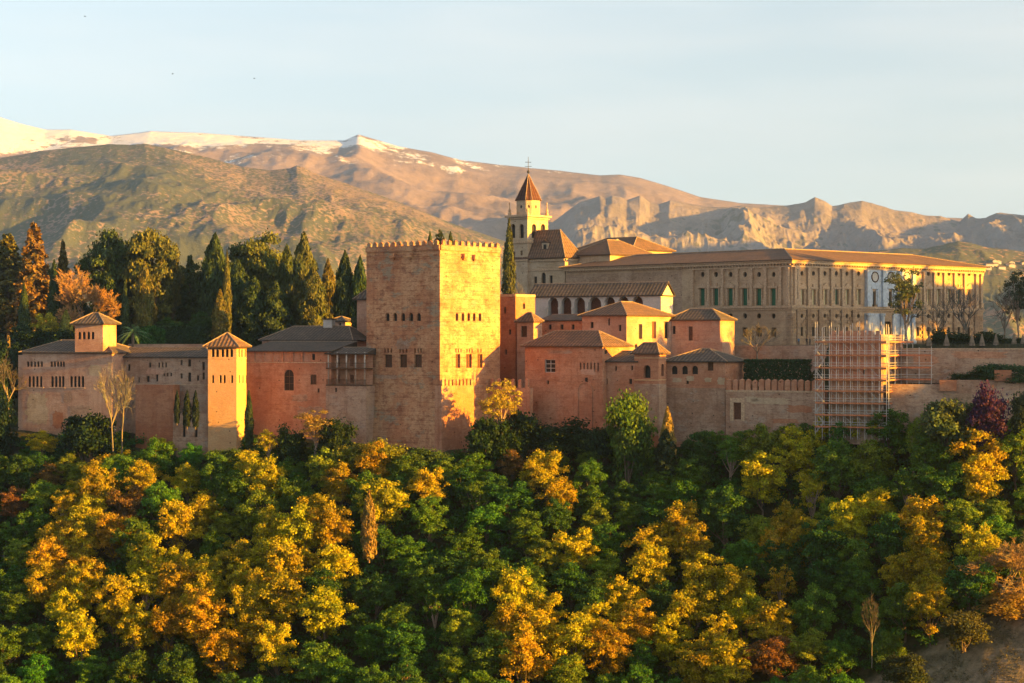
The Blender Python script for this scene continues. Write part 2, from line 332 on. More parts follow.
# unseen range added outside the frame: keeps the foot of the craggy ridge in evening shade
yy=np.linspace(2600,7600,120); tt=np.linspace(-1,1,60); TY,TT=np.meshgrid(yy,tt)
hh=700*np.clip(np.minimum((TY-2600)/900,(7600-TY)/900),0,1)*(.86+.3*(fbm(TY/420,TY*0+3,4)-.5)*2*.5)
WZ=-30+(hh+30)*np.clip(1-np.abs(TT),0,1)**1.1+70*(fbm(TT*5,TY/260,5)-.5)*np.clip((1-np.abs(TT))*3,0,1)
struct(grid_mesh('mountain_shade_added',2520+TT*800+0*TY,TY,WZ,MM2),'unseen mountain range added to shade the craggy ridge')
SHADE=[]  # unseen pines, spaced and sized to cast the wanted shade
for i_ in range(56):
    v_=401+i_*2.95; x_=206+9*((i_*7)%4); y_=(v_-.4226*x_)/.906
    top_=float(np.interp(v_,[401,436,446,475,500,530,562],[101,102,118,119,112,105.5,102.5]))+((i_*13)%7-3)*.9
    SHADE.append((x_,y_,top_-float(ground(x_,y_))+.5))
for i_ in range(5):
    x_=204+6*(i_%2); y_=(392.5+i_*1.8-.4226*x_)/.906; SHADE.append((x_,y_,88.5+i_%2-float(ground(x_,y_))+.5))
if HAZE:
    hb=MB(); hb.box((0,5500,530),(3420,0,0),(0,5850,0),(0,0,660)); 
    hm=bpy.data.materials.new('haze'); hm.use_nodes=True; q=hm.node_tree; q.nodes.remove(q.nodes['Principled BSDF'])
    pv=q.nodes.new('ShaderNodeVolumePrincipled'); pv.inputs['Density'].default_value=HAZE; pv.inputs['Color'].default_value=(.62,.82,1,1); pv.inputs['Anisotropy'].default_value=0.7
    q.links.new(pv.outputs[0],q.nodes['Material Output'].inputs['Volume'])
    tag(hb.build('haze',hm),'thin evening haze in the valley air',None,kind='stuff')
# ---------------- building kit ----------------
UP=np.array((0,0,1.0))
def v3(p2,z): return np.array((p2[0],p2[1],z))
class Wall:
    """a straight wall from P along d (unit, 2D) for length L; n = outward normal"""
    def __init__(s,P,d,L,n): s.P=np.array(P,float); s.d=np.array(d,float); s.L=L; s.n=np.array(n,float)
    def at(s,u,z,o=0): return v3(s.P+s.d*u+s.n*o,z)
    def hole(s,px,py,w,h,k='r'):
        u0,Ya=hit(s.P,s.d,px-w/2); u1,Yb=hit(s.P,s.d,px+w/2); Y=(Ya+Yb)/2
        a,b=min(u0,u1),max(u0,u1)
        if k=='c': r=(b-a)/2; zc=pz(py,Y); return (a,b,zc-r,zc+r,k)
        return (a,b,pz(py+h/2,Y),pz(py-h/2,Y),k)
    def u(s,px): return hit(s.P,s.d,px)[0]
    def z(s,px,py): return pz(py,hit(s.P,s.d,px)[1])
def outline(h,n=10):
    u0,u1,z0,z1,k=h; c=(u0+u1)/2; r=(u1-u0)/2
    if k=='a':
        rr=min(r,(z1-z0)*.6); zc=z1-rr
        return [(u0,z0),(u1,z0)]+[(c+r*math.cos(t),zc+rr*math.sin(t)) for t in np.linspace(0,math.pi,n)]
    if k=='c': return [(c+r*math.cos(t),(z0+z1)/2+(z1-z0)/2*math.sin(t)) for t in np.linspace(0,2*math.pi,13)[:-1]]
    return [(u0,z0),(u1,z0),(u1,z1),(u0,z1)]
def wall_geo(mb,W,z0,z1,holes,depth=.4,u0=0,u1=None):
    u1=W.L if u1 is None else u1
    hs=[]
    for h in holes:
        h=(max(h[0],u0+.02),min(h[1],u1-.02),max(h[2],z0+.02),min(h[3],z1-.02),h[4])
        if h[1]-h[0]>.05 and h[3]-h[2]>.05: hs.append(h)
    us=sorted({round(a,4) for a in [u0,u1]+[h[0] for h in hs]+[h[1] for h in hs]})
    zs=sorted({round(a,4) for a in [z0,z1]+[h[2] for h in hs]+[h[3] for h in hs]})
    flip=np.cross(v3(W.d,0),UP)@v3(W.n,0)<0
    def P(pts):
        q=[W.at(a,b) for a,b in pts]
        mb.poly(q[::-1] if flip else q)
    for a,b in zip(us,us[1:]):
        run=None
        for c,d in zip(zs,zs[1:]):
            mu,mz=(a+b)/2,(c+d)/2
            if any(h[0]<mu<h[1] and h[2]<mz<h[3] for h in hs):
                if run is not None: P([(a,run),(b,run),(b,c),(a,c)]); run=None
            elif run is None: run=c
        if run is not None: P([(a,run),(b,run),(b,zs[-1]),(a,zs[-1])])
    for h in hs:
        o=outline(h)
        if h[4]=='a':
            arc=o[2:]; m=len(arc)//2; 
            P([(h[1],h[3])]+arc[:m+1][::-1] if False else [(h[1],h[3])]+[arc[i] for i in range(m,-1,-1)]) 
            P([(h[0],h[3])]+[arc[i] for i in range(len(arc)-1,m-1,-1)])
            if len(arc)%2==0: P([(h[1],h[3]),(h[0],h[3]),arc[m]])
        if h[4]=='c':
            cor=[(h[1],h[3]),(h[0],h[3]),(h[0],h[2]),(h[1],h[2])]
            for k in range(4):
                P([cor[k]]+[o[(3*k+j)%12] for j in (3,2,1,0)])
        for (a,b),(c,d) in zip(o,o[1:]+o[:1]):
            q=[W.at(a,b),W.at(c,d),W.at(c,d,-depth),W.at(a,b,-depth)]
            mb.poly(q if flip else q[::-1])
    return hs
def pane(W,h,mat,parent,depth=.38,name='window',frame=None,bars=(0,0)):
    m=MB(); o=outline(h); flip=np.cross(v3(W.d,0),UP)@v3(W.n,0)<0
    q=[W.at(a,b,-depth) for a,b in o]; q2=[W.at(a,b,-depth-.05) for a,b in o]
    m.poly(q[::-1] if flip else q); m.poly(q2 if flip else q2[::-1])
    ob=m.build(name,M[mat],parent)
    if frame:
        f=MB(); t=.06; u0,u1,z0,z1,_=h
        for a in [u0+t,u1-t]+[u0+(u1-u0)*(i+1)/(bars[0]+1) for i in range(bars[0])]:
            f.box(W.at(a,(z0+z1)/2,-depth+.07),v3(W.d,0)*t,v3(W.n,0)*.05,UP*(z1-z0)/2*.97)
        for z in [z0+t,z1-t]+[z0+(z1-z0)*(i+1)/(bars[1]+1) for i in range(bars[1])]:
            f.box(W.at((u0+u1)/2,z,-depth+.08),v3(W.d,0)*(u1-u0)/2*.97,v3(W.n,0)*.055,UP*t)
        fo=f.build('window_frame',M[frame],ob)
        fo.matrix_parent_inverse=Matrix(); 
    return ob
def sill(W,h,parent,mat='cornice',o=.12,t=.09,ex=.12):
    m=MB(); m.box(W.at((h[0]+h[1])/2,h[2]-t-.004,o/2),v3(W.d,0)*((h[1]-h[0])/2+ex),v3(W.n,0)*o/2*1.0,UP*t); return m.build('sill',M[mat],parent)
def band(W,z,t,o,mat,parent,name='string_course',u0=0,u1=None,mb=None):
    u1=W.L if u1 is None else u1; m=mb or MB()
    m.box(W.at((u0+u1)/2,z,o/2+.003),v3(W.d,0)*(u1-u0)/2,v3(W.n,0)*o/2,UP*t/2)
    return None if mb else m.build(name,M[mat],parent)
def roof_quad(m,a,b,c,d):
    """a,b eave edge; c,d upper edge (d above a). UV in metres"""
    a,b,c,d=[np.array(p,float) for p in (a,b,c,d)]
    e=(b-a); L=np.linalg.norm(e); e/=L
    def uv(p): q=p-a; u=q@e; return (u,np.linalg.norm(q-u*e))
    pts=[a,b,c] if np.linalg.norm(c-d)<1e-6 else [a,b,c,d]
    nrm=np.cross(pts[1]-pts[0],pts[2]-pts[0])
    if nrm[2]<0: pts=pts[::-1]
    m.poly(pts,[uv(p) for p in pts])
def roof(parent,O,eA,LA,eB,LB,zE,rise,ov=.55,kind='hip',mat='rooftile',inset=None,caps=True,name='roof',thick=.22,ridge='auto'):
    """O corner; A/B axes (2D units). ridge runs along the longer axis. kinds: hip, gable, shed (low edge along A at O)"""
    O=np.array(O,float)-eA*ov-eB*ov; LA+=2*ov; LB+=2*ov
    if kind!='shed' and ((LB>LA and ridge=='auto') or ridge=='B'): eA,eB,LA,LB=eB,eA,LB,LA
    P=lambda a,b,z: v3(O+eA*a+eB*b,z)
    m=MB(); z1=zE+rise; c=[P(0,0,zE),P(LA,0,zE),P(LA,LB,zE),P(0,LB,zE)]
    rm=MB()
    if kind=='hip':
        i=min(inset if inset is not None else LB/2,LA/2); r0=P(i,LB/2,z1); r1=P(LA-i,LB/2,z1)
        roof_quad(m,c[0],c[1],r1,r0); roof_quad(m,c[2],c[3],r0,r1); roof_quad(m,c[3],c[0],r0,r0); roof_quad(m,c[1],c[2],r1,r1)
        for a,b in ((c[0],r0),(c[3],r0),(c[1],r1),(c[2],r1)): rm.tube([a+UP*.03,b+UP*.05],.13,5)
        if np.linalg.norm(r0-r1)>.3: rm.tube([r0+UP*.05,r1+UP*.05],.14,5)
    elif kind=='gable':
        r0=P(0,LB/2,z1); r1=P(LA,LB/2,z1)
        roof_quad(m,c[0],c[1],r1,r0); roof_quad(m,c[2],c[3],r0,r1); m2_=MB(); q_=[v3(P_[:2],0) for P_ in ()]; gab=MB()
        for (p_,q_,r_,s_) in ((c[3],c[0],r0,1),(c[1],c[2],r1,-1)):
            k_=v3(eA,0)*ov*s_; gab.poly([p_+k_-UP*.3,q_+k_-UP*.3,r_+k_-UP*.15]); m.poly([p_,q_,r_]) if False else None
        m.poly([c[0],r0,r0-UP*.2,c[0]-UP*.2]); m.poly([c[3],c[3]-UP*.2,r0-UP*.2,r0]); m.poly([c[1],c[1]-UP*.2,r1-UP*.2,r1]); m.poly([c[2],r1,r1-UP*.2,c[2]-UP*.2])
        gab.build('gable',M['white_wall'],parent); rm.tube([r0+UP*.04,r1+UP*.04],.14,5)
    else:
        t0=P(0,LB,z1); t1=P(LA,LB,z1)
        roof_quad(m,c[0],c[1],t1,t0); m.poly([c[0],t0,c[3]]); m.poly([c[1],c[2],t1]); m.poly([c[3],t0,t1,c[2]])
        rm.tube([t0,t1],.1,5)
    d=[p-UP*thick for p in c]
    for k in range(4):
        a,b=c[k],c[(k+1)%4]; m.poly([d[k],d[(k+1)%4],b,a])
    m.poly(d[::-1])
    bm_fix(m)
    ro=m.build(name,M[mat],parent)
    if caps:
        r=rm.build('ridge_cap',M['ridge'],ro); r.matrix_parent_inverse=Matrix()
    return ro
def bm_fix(m): pass
def child_fix(o): o.matrix_parent_inverse=Matrix()
class Bldg:
    def __init__(s,name,label,cat,c,pl,pr,ytop,ybot,theta,mat='red_wall',pyc=None,holesL=(),holesR=(),LR=None,LL=None,group=None,topcap=True,depth=.4):
        s.t=theta; Y=c[1]; s.O=np.array((px2(c[0],Y),Y)); s.eL=dL(theta); s.eR=dR(theta)
        s.LL=LL if LL else hit(s.O,s.eL,pl)[0]; s.LR=LR if LR else hit(s.O,s.eR,pr)[0]
        s.zt=pz(ytop,Y); s.zb=pz(ybot,Y)
        s.root=thing(name,label,cat,(s.O[0],s.O[1],s.zb),group)
        s.WL=Wall(s.O,s.eL,s.LL,-s.eR); s.WR=Wall(s.O,s.eR,s.LR,-s.eL)
        s.WBL=Wall(s.O+s.eR*s.LR,s.eL,s.LL,s.eR); s.WBR=Wall(s.O+s.eL*s.LL,s.eR,s.LR,s.eL)
        m=MB(); s.m=m
        s.specs=[]
        for Wl,hol in ((s.WL,holesL),(s.WR,holesR)):
            hh=[Wl.hole(h[0],h[1],h[2],h[3],h[4] if len(h)>4 else 'r') for h in hol]
            wall_geo(m,Wl,s.zb,s.zt,hh,depth)
            for h,sp in zip(hh,hol): s.specs.append((Wl,h,sp))
        wall_geo(m,s.WBL,s.zb,s.zt,[]); wall_geo(m,s.WBR,s.zb,s.zt,[])
        if topcap: m.poly([v3(s.O,s.zt),v3(s.O+s.eR*s.LR,s.zt),v3(s.O+s.eR*s.LR+s.eL*s.LL,s.zt),v3(s.O+s.eL*s.LL,s.zt)])
        s.wall=m.build('wall',M[mat],s.root); s.depth=depth
        for Wl,h,sp in s.specs:
            pm=sp[5] if len(sp)>5 else 'dark'; fr=sp[6] if len(sp)>6 else None
            nm={'d':'door'}.get(sp[7] if len(sp)>7 else '', 'window')
            hh=(max(h[0],.02),min(h[1],Wl.L-.02),h[2],h[3],h[4])
            if hh[1]-hh[0]>.05: pane(Wl,hh,pm,s.root,depth-.02,nm,fr,(1,2) if fr else (0,0))
    def roof(s,rise,ov=.55,kind='hip',mat='rooftile',**k):
        if kind=='shed': return roof(s.root,s.O,s.eL,s.LL,s.eR,s.LR,s.zt+.23,rise,ov,'shed',mat,**k)
        return roof(s.root,s.O,s.eR,s.LR,s.eL,s.LL,s.zt+.23,rise,ov,kind,mat,**k)
def merlons(W,z,n,parent,mat,w=.9,h=1.2,t=.5,cap=True,u0=0,u1=None,o=-.28,hr=0):
    u1=W.L if u1 is None else u1; sp=(u1-u0)/n
    for i in range(n):
        m=MB(); u=u0+sp*(i+.5); hh=h*(1+random.uniform(-.08,.05)); ww=w*random.uniform(.92,1.05)
        c=W.at(u,z+hh/2+.002,o+random.uniform(-.03,.03)); m.box(c,v3(W.d,0)*ww/2,v3(W.n,0)*t/2,UP*hh/2)
        if cap:
            a=[c+UP*(hh/2+.002)+v3(W.d,0)*x*ww*.54+v3(W.n,0)*y*t*.56 for x,y in ((-1,-1),(1,-1),(1,1),(-1,1))]; p=c+UP*(hh/2+.34)
            for k in range(4): m.poly([a[k],a[(k+1)%4],p])
            m.poly(a[::-1])
        m.build('merlon',M[mat],parent)

# ---------------- Comares tower ----------------
T=Bldg('crenellated_tower','massive square crenellated tower, tallest of the fortress, its right face in full sunlight','tower',(440,430),366.5,500,250,462,38.7,'comares',
 holesL=[(x,317,4.2,8,'a') for x in (387.4,395,403,411,418.7)]+[(x,361,7.6,13,'r','lattice','wood') for x in (388.3,403.3,418)]+[(x,350.5,1.6,4.5,'a') for x in (385,388,391.4,400,403,406.5,415,418,421)],
 holesR=[(x,317,2.7,8,'a') for x in (457,463,468.7,474.2,480)]+[(x,361,w,14,'r','lattice','wood') for x,w in ((458,4.4),(469,5.6),(480,5))]+[(x,350.5,1.1,4,'a') for x in (456,458.5,461,467,469.5,472,478,481)],depth=.55)
for Wl,n in ((T.WL,12),(T.WR,10)):
    pm=MB(); z=T.zt; band(Wl,z+.55,1.1,.30,'comares',None,mb=pm,u0=-.0,u1=Wl.L); pm.build('parapet',M['comares'],T.root)
    merlons(Wl,z+1.102,n,T.root,'comares',w=.85,h=.75,t=.55,o=.03)
    band(Wl,z-1.0,.22,.14,'comares',T.root)
for Wl in (T.WBL,T.WBR):
    pm=MB(); band(Wl,T.zt+.55,1.1,.30,'comares',None,mb=pm); pm.build('parapet',M['comares'],T.root); merlons(Wl,T.zt+1.102,11,T.root,'comares',w=.85,h=.75,t=.55,o=.03)
for Wl,x,y,w in ((T.WL,394,256,4.5),(T.WL,410,255.5,5),(T.WR,463,256,3.2),(T.WR,473.5,257,3.2)):
    h=Wl.hole(x,y,w,4.5); m=MB(); m.box(Wl.at((h[0]+h[1])/2,(h[2]+h[3])/2,.45),v3(Wl.d,0)*(h[1]-h[0])/2,v3(Wl.n,0)*.45,UP*(h[3]-h[2])/2)
    m.box(Wl.at((h[0]+h[1])/2,h[2]-.2,.25),v3(Wl.d,0)*(h[1]-h[0])/2*.5,v3(Wl.n,0)*.25,UP*.2); m.build('box_machicolation',M['comares'],T.root)
# battered foot of the left face
m=MB(); Wl=T.WL; zt=pz(392,430); zb=T.zb-2
for o1,L0 in ((1.5,1.3),):
    a=[Wl.at(-.0,zt,.02),Wl.at(Wl.L,zt,.02),Wl.at(Wl.L+.9,zb,o1),Wl.at(-.3,zb,o1)]; b=[Wl.at(-.0,zt,-.5),Wl.at(Wl.L,zt,-.5),Wl.at(Wl.L+.9,zb,-1),Wl.at(-.3,zb,-1)]
    m.poly(a[::-1]); m.poly(b); m.poly([a[0],a[3],b[3],b[0]]); m.poly([a[1],b[1],b[2],a[2]]); m.poly([a[0],b[0],b[1],a[1]])
m.build('battered_foot',M['comares'],T.root)
# curtain wall with merlons in front of the tower's right face
Wc=Wall(T.O+T.eR*.6+(-T.eL)*1.6,T.eR,1,-T.eL)
Lc=Wc.u(473)
CW=Bldg('curtain_wall','low crenellated wall section wrapped round the right foot of the tallest tower','wall',(441.6,428.3),438,474,386,466,38.7,'red_wall',LL=1.8)
merlons(CW.WR,CW.zt,9,CW.root,'comares',w=.75,h=1.1,t=.5,o=-.25)
CW2=Bldg('curtain_wall','low crenellated wall between the tallest tower and the big red building, behind the orange bush','wall',(530,436.5),468,540,388,452,32,'red_wall',LR=1.2)
merlons(CW2.WL,CW2.zt,9,CW2.root,'red_wall',w=.7,h=1.6,t=.5,o=-.25)
sw=Bldg('buttress','thin pale buttress wall against the left foot of the tallest tower','wall',(366,440.5),357.5,368,392,455,30,'pink_wall',LR=3)
# house block right of tower
HB=Bldg('brick_turret','flat topped brick block with sunlit right face, right behind the tallest tower','building',(515.5,456),500,535,294,400,38,'brick',holesL=[(505,310,2.5,7,'a','lattice'),(510,332,2.2,5,'r'),(506,352,2,5,'r')],holesR=[(524,306,2.5,6,'a')])
band(HB.WL,HB.zt-.3,.5,.14,'cornice',HB.root,'cornice'); band(HB.WR,HB.zt-.3,.5,.14,'cornice',HB.root,'cornice')
# arcade gallery house
GH=Bldg('gallery_house','long house with an open arcade of seven arches under a grey tiled roof','building',(661,463),530,668,296,350,30,'white_wall',
 holesL=[(x,y,w+1.3,20,'a','lattice') for x,y,w in ((553,307.5,9),(566,307.5,9.5),(579.5,307.5,9.5),(594.5,306,12),(609.5,306.5,9.5),(623.5,306,9.5),(637.5,305.5,9.5))],LR=6,depth=1.6)  # brown panes stand in for the shaded interior behind the arches
GH.roof(2.9,.45,'gable',ridge='B')
m=MB()
for x in (546,559.5,572.7,587,602,616.5,630.5,644):
    u=GH.WL.u(x); m2=MB(); m2.lathe(GH.WL.at(u,GH.WL.z(x,318),.28),[(.22,0),(.22,.25),(.14,.3),(.14,1.7),(.26,2.1),(.26,2.4)],8); m2.build('column',M['white_wall'],GH.root)
m=MB(); band(GH.WL,GH.WL.z(600,318.5)-.15,.3,.5,'white_wall',GH.root,'floor_ledge')
# low roofs in front of the gallery
s1=Bldg('corner_house','small ochre corner house with a little hipped roof left below the arcade','building',(533.5,450.5),517,542,322.5,400,35,'pink_wall',holesL=[(524,331.5,6,11,'r','lattice','wood')])
s1.roof(1.9,.45,mat='redtile')
s2=Bldg('link_wing','low link wing with a narrow tiled roof directly below the arcade','building',(584,452),540,590,321,400,33,'red_wall',LR=5,holesL=[(550,327,3,5),(562,327,3,5),(573,327,3,5)])
s2.roof(1.3,.45,'shed')
# central hipped hall
CH=Bldg('hipped_hall','hipped hall with three tall slit windows, directly in front of the long arcade','building',(626.5,443),582,671,316,400,40,'pink_wall',
 holesL=[(609,322,2,7,'r','lattice'),(592,325,3,6,'r'),(620,328,2.4,6,'r')],
 holesR=[(640.5,331.5,3.6,15,'r','dark'),(654,330,4.2,17,'r','lattice'),(666.5,330,4.2,17,'r','dark'),(636,346.5,3,7,'c')])
CH.roof(2.9,.7,mat='redtile')
ch2=Bldg('annex_wing','plain pink annex with stepped grey roofs, right of the hipped hall','building',(720,449),668,723,320.5,400,32,'pink_wall',holesL=[(690.5,333.5,4.2,14,'r','lattice'),(674,330,3,8,'r')],LR=7)
ch2.roof(2.3,.5)
ch3=Bldg('terrace_block','low flat terrace block below the pink annex','building',(722,446),690,730,342,400,32,'pink_wall',LR=5)
# big front building
BF=Bldg('red_hall','big red walled hall with a grey hipped roof and a tall blind arch','building',(602.5,430),525,629,347,446,40,'red_wall',
 holesL=[(550,366,10.5,13,'r','dark','white_wall'),(548,382,2.2,4.5,'r'),(586,395,0.6,.6,'r')]+[(x,367,1.6,9,'a','lattice') for x in (580.5,584,587.5,591,594.5,598)],
 holesR=[(606,352,3,4,'r')])
BF.roof(3.1,.7,mat='redtile')
m=MB(); Wl=BF.WL; h=Wl.hole(585,415,14,66,'a')
o=outline(h,14)[2:]; 
for (a,b),(c,d) in zip([(h[1],h[2])]+o,o+[(h[0],h[2])]):
    e=np.array((c-a,d-b)); l=np.linalg.norm(e)
    if l<1e-4: continue
    m.box(Wl.at((a+c)/2,(b+d)/2,.08),v3(Wl.d,0)*e[0]/2+UP*e[1]/2,v3(Wl.n,0)*.08,(v3(Wl.d,0)*(-e[1])+UP*e[0])/l*.13)
m.build('blind_arch',M['red_wall'],BF.root)
hh=Wl.hole(586.5,380,3.2,5,'r'); m=MB(); m.box(Wl.at((hh[0]+hh[1])/2,(hh[2]+hh[3])/2,.06),v3(Wl.d,0)*.3,v3(Wl.n,0)*.05,UP*.5); m.build('window',M['dark'],BF.root)
band(Wl,Wl.z(560,380.5),.14,.07,'red_wall',BF.root); band(Wl,Wl.z(560,357),.12,.06,'red_wall',BF.root)
# section between
SB=Bldg('low_roofed_bay','narrow red bay between the big hall and the square lookout turret','building',(637,426.5),604,640,362.5,446,36,'red_wall',
 holesL=[(616,368.5,2,4.5),(632,368,2,4.5),(606.5,381.5,2,6),(630.5,381.5,3,5)],LR=5)
SB.roof(2.1,.4,'shed'); band(SB.WL,SB.WL.z(620,378),.12,.06,'red_wall',SB.root)
# small turret
TU=Bldg('lookout_turret','slim square lookout turret with a pyramid roof and one arched opening per side','turret',(658.5,423),634.5,666,354.5,450,38.7,'brick',
 holesL=[(647,371.5,7,13,'a','dark')],holesR=[(662.6,370,2.6,12,'a','dark')],depth=.7)
TU.roof(2.1,.65,mat='redtile')
for Wl in (TU.WL,TU.WR):
    band(Wl,Wl.z(650,379.5)-.12,.22,.12,'peach_wall',TU.root); band(Wl,TU.zt-.7,.2,.1,'peach_wall',TU.root)
m=MB(); band(TU.WL,pz(410,423),pz(384,423)-pz(436,423),.09,'brown_wall',None,mb=m,u0=0.0); band(TU.WR,pz(410,423),pz(384,423)-pz(436,423),.09,'brown_wall',None,mb=m); m.build('plinth',M['brown_wall'],TU.root)
# right wing
RW=Bldg('long_wing','long low wing with three arched windows, right of the square lookout turret','building',(725.5,421),664,746,362.5,448,27,'red_wall',
 holesL=[(674.5,370,5.8,8.5,'a'),(684.8,370,5.8,8.5,'a'),(695,370,5.8,8.5,'a'),(710.5,366.5,5.8,8.5,'r','lattice','wood'),(687.5,381,2.4,6,'r')])
RW.roof(2.5,.6)
m=MB(); Wl=RW.WL; band(Wl,pz(415,423),pz(388,423)-pz(442,423),.16,'brown_wall',None,mb=m); m.build('plinth',M['brown_wall'],RW.root)
# merlon wall
MW=Bldg('crenellated_wall','long crenellated wall with a pale band and a stone framed doorway below the hedge','wall',(824,410.5),725.6,835,391,446,27,'brown_wall',
 holesL=[(737.5,411,7.5,17,'r','lattice',None,'d')],LR=2.2)
merlons(MW.WL,MW.zt,15,MW.root,'red_wall',w=1.0,h=1.9,t=.6,o=-.32)
h=MW.WL.hole(737.5,411,7.5,17); m=MB(); Wl=MW.WL
for a,b,c,d in ((h[0]-.75,h[0]-.01,h[2]-.3,h[3]+.9),(h[1]+.01,h[1]+.75,h[2]-.3,h[3]+.9),(h[0]-.008,h[1]+.008,h[3]+.004,h[3]+.9)):
    m.box(Wl.at((a+b)/2,(c+d)/2,.07),v3(Wl.d,0)*(b-a)/2,v3(Wl.n,0)*.07,UP*(d-c)/2)
m.build('door_surround',M['cornice'],MW.root)
band(MW.WL,MW.zt-.2,.35,.1,'cornice',MW.root)
# terrace walls below the palace
TW=Bldg('terrace_wall','low retaining wall carrying the walk in front of the stone palace','wall',(826,448),640,860,345.5,400,28,'brown_wall',LR=14)
TW2=Bldg('retaining_wall','tall earth coloured retaining wall under the row of folded parasols','wall',(1110,405),880,1120,349,384,12,'brown_wall',LR=18)
band(TW2.WL,TW2.zt,.3,.15,'cornice',TW2.root,'coping')
TW3=Bldg('outer_wall','long low outer wall behind the purple flowering tree, stepping up to the right','wall',(1100,396),890,1110,385,440,11,'brown_wall',LR=2)
for a,b,y,bm in ((890,942,388,'cornice'),(955,1002,380,'cornice'),(1002,1100,372,'cornice')):
    u0,u1=sorted((TW3.WL.u(a),TW3.WL.u(b))); zt=TW3.WL.z((a+b)/2,y); m=MB(); q=TW3.zt
    if zt>q: band(TW3.WL,(zt+q)/2,zt-q,.02,'brown_wall',None,mb=m,u0=u0,u1=u1); m.box(TW3.WL.at((u0+u1)/2,(zt+q)/2,-.5),v3(TW3.WL.d,0)*(u1-u0)/2,v3(TW3.WL.n,0)*.48,UP*(zt-q)/2); m.build('raised_section',M['brown_wall'],TW3.root)
for x,y0 in ((948,380),(1003,370)):
    P=TW3.WL; u=P.u(x); m=MB(); z0=P.z(x,y0+11); z1=P.z(x,y0); m.box(P.at(u,(z0+z1)/2,.35),v3(P.d,0)*1.6,v3(P.n,0)*.34,UP*(z1-z0)/2); m.build('brick_pier',M['brick'],TW3.root)

# ---------------- Renaissance palace ----------------
PC=(791.5,478)
BAYL=[702.5,716,730.5,745,759,773.5]; BAYR=[802,813.5,825,836.5,847,858.5,874,890,906,918,928.5,938.5,949,959,969]
hL=[(x,297,5.2,17,'r','green') for x in BAYL]+[(x,274.5,4.0,5,'c') for x in BAYL]
hL+=[(x,316,4.2,5,'c') for x in BAYL[1:]]+[(x,332,5.4,9,'r','glass') for x in BAYL[1:]]+[(702,332.5,4.6,10,'r','blue'),(664,300,4,12,'r','lattice')]
hR=[]
for i,x in enumerate(BAYR):
    por=6<=i<=8; w=4.2-.09*i if not por else 4.0
    hR.append((x,297 if not por else 299,w*.75,15 if not por else 15,'r',('sunlit_sh' if i%5!=3 else 'green') if not por else 'dark'))
    if not por: hR.append((x,273.5,3.1,5,'c'))
    if not por: hR+=[(x,316,2.9,5,'c'),(x,331.5,2.7,9,'r')]
hR.append((888,330,7,17,'r','dark',None,'d'))
PA=Bldg('renaissance_palace','huge square stone palace with two storeys of windows and a grey marble portal','palace',PC,566,983,262,350,47,'palace',holesL=hL,holesR=hR,depth=.45)
pr=PA.root
WLp,WRp=PA.WL,PA.WR
zs=pz(306.5,478); zb0=PA.zb
# rough unfinished left part
uL=WLp.u(690)
m=MB(); band(WLp,(zb0+PA.zt)/2-.6,PA.zt-zb0-1.4,.05,'x',None,mb=m,u0=WLp.u(682),u1=WLp.L); m.build('unfinished_wall',M['rough_stone'],pr)
for Wl,uu in ((WLp,uL),(WRp,WRp.L)):
    m=MB()
    band(Wl,zs,.55,.55,'x',None,mb=m,u0=-.5,u1=uu); band(Wl,zs-.55,.35,.25,'x',None,mb=m,u0=-.2,u1=uu); m.build('string_course',M['cornice'],pr)
    m=MB(); e=Wl.L
    band(Wl,PA.zt-.95,.35,.35,'x',None,mb=m,u0=-.3,u1=uu); band(Wl,PA.zt-.05,.55,.8,'x',None,mb=m,u0=-.8,u1=e); band(Wl,PA.zt+.42,.35,1.15,'x',None,mb=m,u0=-1.15,u1=e)
    k=0; u=.2
    while u<e: m.box(Wl.at(u,PA.zt-.5,.3),v3(Wl.d,0)*.2,v3(Wl.n,0)*.28,UP*.16); u+=.95
    m.build('cornice',M['cornice'],pr)
def pil(Wl,u,z0,z1,w,o,mat,nm='pilaster'):
    m=MB(); m.box(Wl.at(u,(z0+z1)/2,o/2+.002),v3(Wl.d,0)*w/2,v3(Wl.n,0)*o/2,UP*(z1-z0)/2)
    m.box(Wl.at(u,z0+.7,o/2+.1),v3(Wl.d,0)*(w/2+.15),v3(Wl.n,0)*(o/2+.1),UP*.7); m.box(Wl.at(u,z1-.25,o/2+.08),v3(Wl.d,0)*(w/2+.13),v3(Wl.n,0)*(o/2+.08),UP*.25)
    return m.build(nm,M[mat],pr)
def window_trim(Wl,x,y0,y1,w,mat,i):
    h=Wl.hole(x,(y0+y1)/2,w,y1-y0); c=(h[0]+h[1])/2; hw=(h[1]-h[0])/2; m=MB(); d3=v3(Wl.d,0); n3=v3(Wl.n,0)
    for sgn in (-1,1): m.box(Wl.at(c+sgn*(hw+.2),(h[2]+h[3])/2,.1),d3*.17,n3*.1,UP*(h[3]-h[2])/2)
    m.box(Wl.at(c,h[3]+.35,.2),d3*(hw+.75),n3*.2,UP*.2)
    if i%2==0:
        p=[Wl.at(c-hw-.75,h[3]+.56,.2),Wl.at(c+hw+.75,h[3]+.56,.2),Wl.at(c,h[3]+1.5,.2)]; q=[k+n3*-.19 for k in p]; p=[k+n3*.1 for k in p]
        m.poly(p); m.poly(q[::-1])
        for a in range(3): m.poly([p[a],q[a],q[(a+1)%3],p[(a+1)%3]])
    else: m.box(Wl.at(c,h[3]+.9,.12),d3*(hw*.6),n3*.12,UP*.32)
    m.build('window_pediment',M[mat],pr)
BL=[693]+[(a+b)/2 for a,b in zip(BAYL,BAYL[1:])]+[781,788.5]
for x in BL: pil(WLp,WLp.u(x),zs+.3,PA.zt-1.15,.75,.5,'cornice')
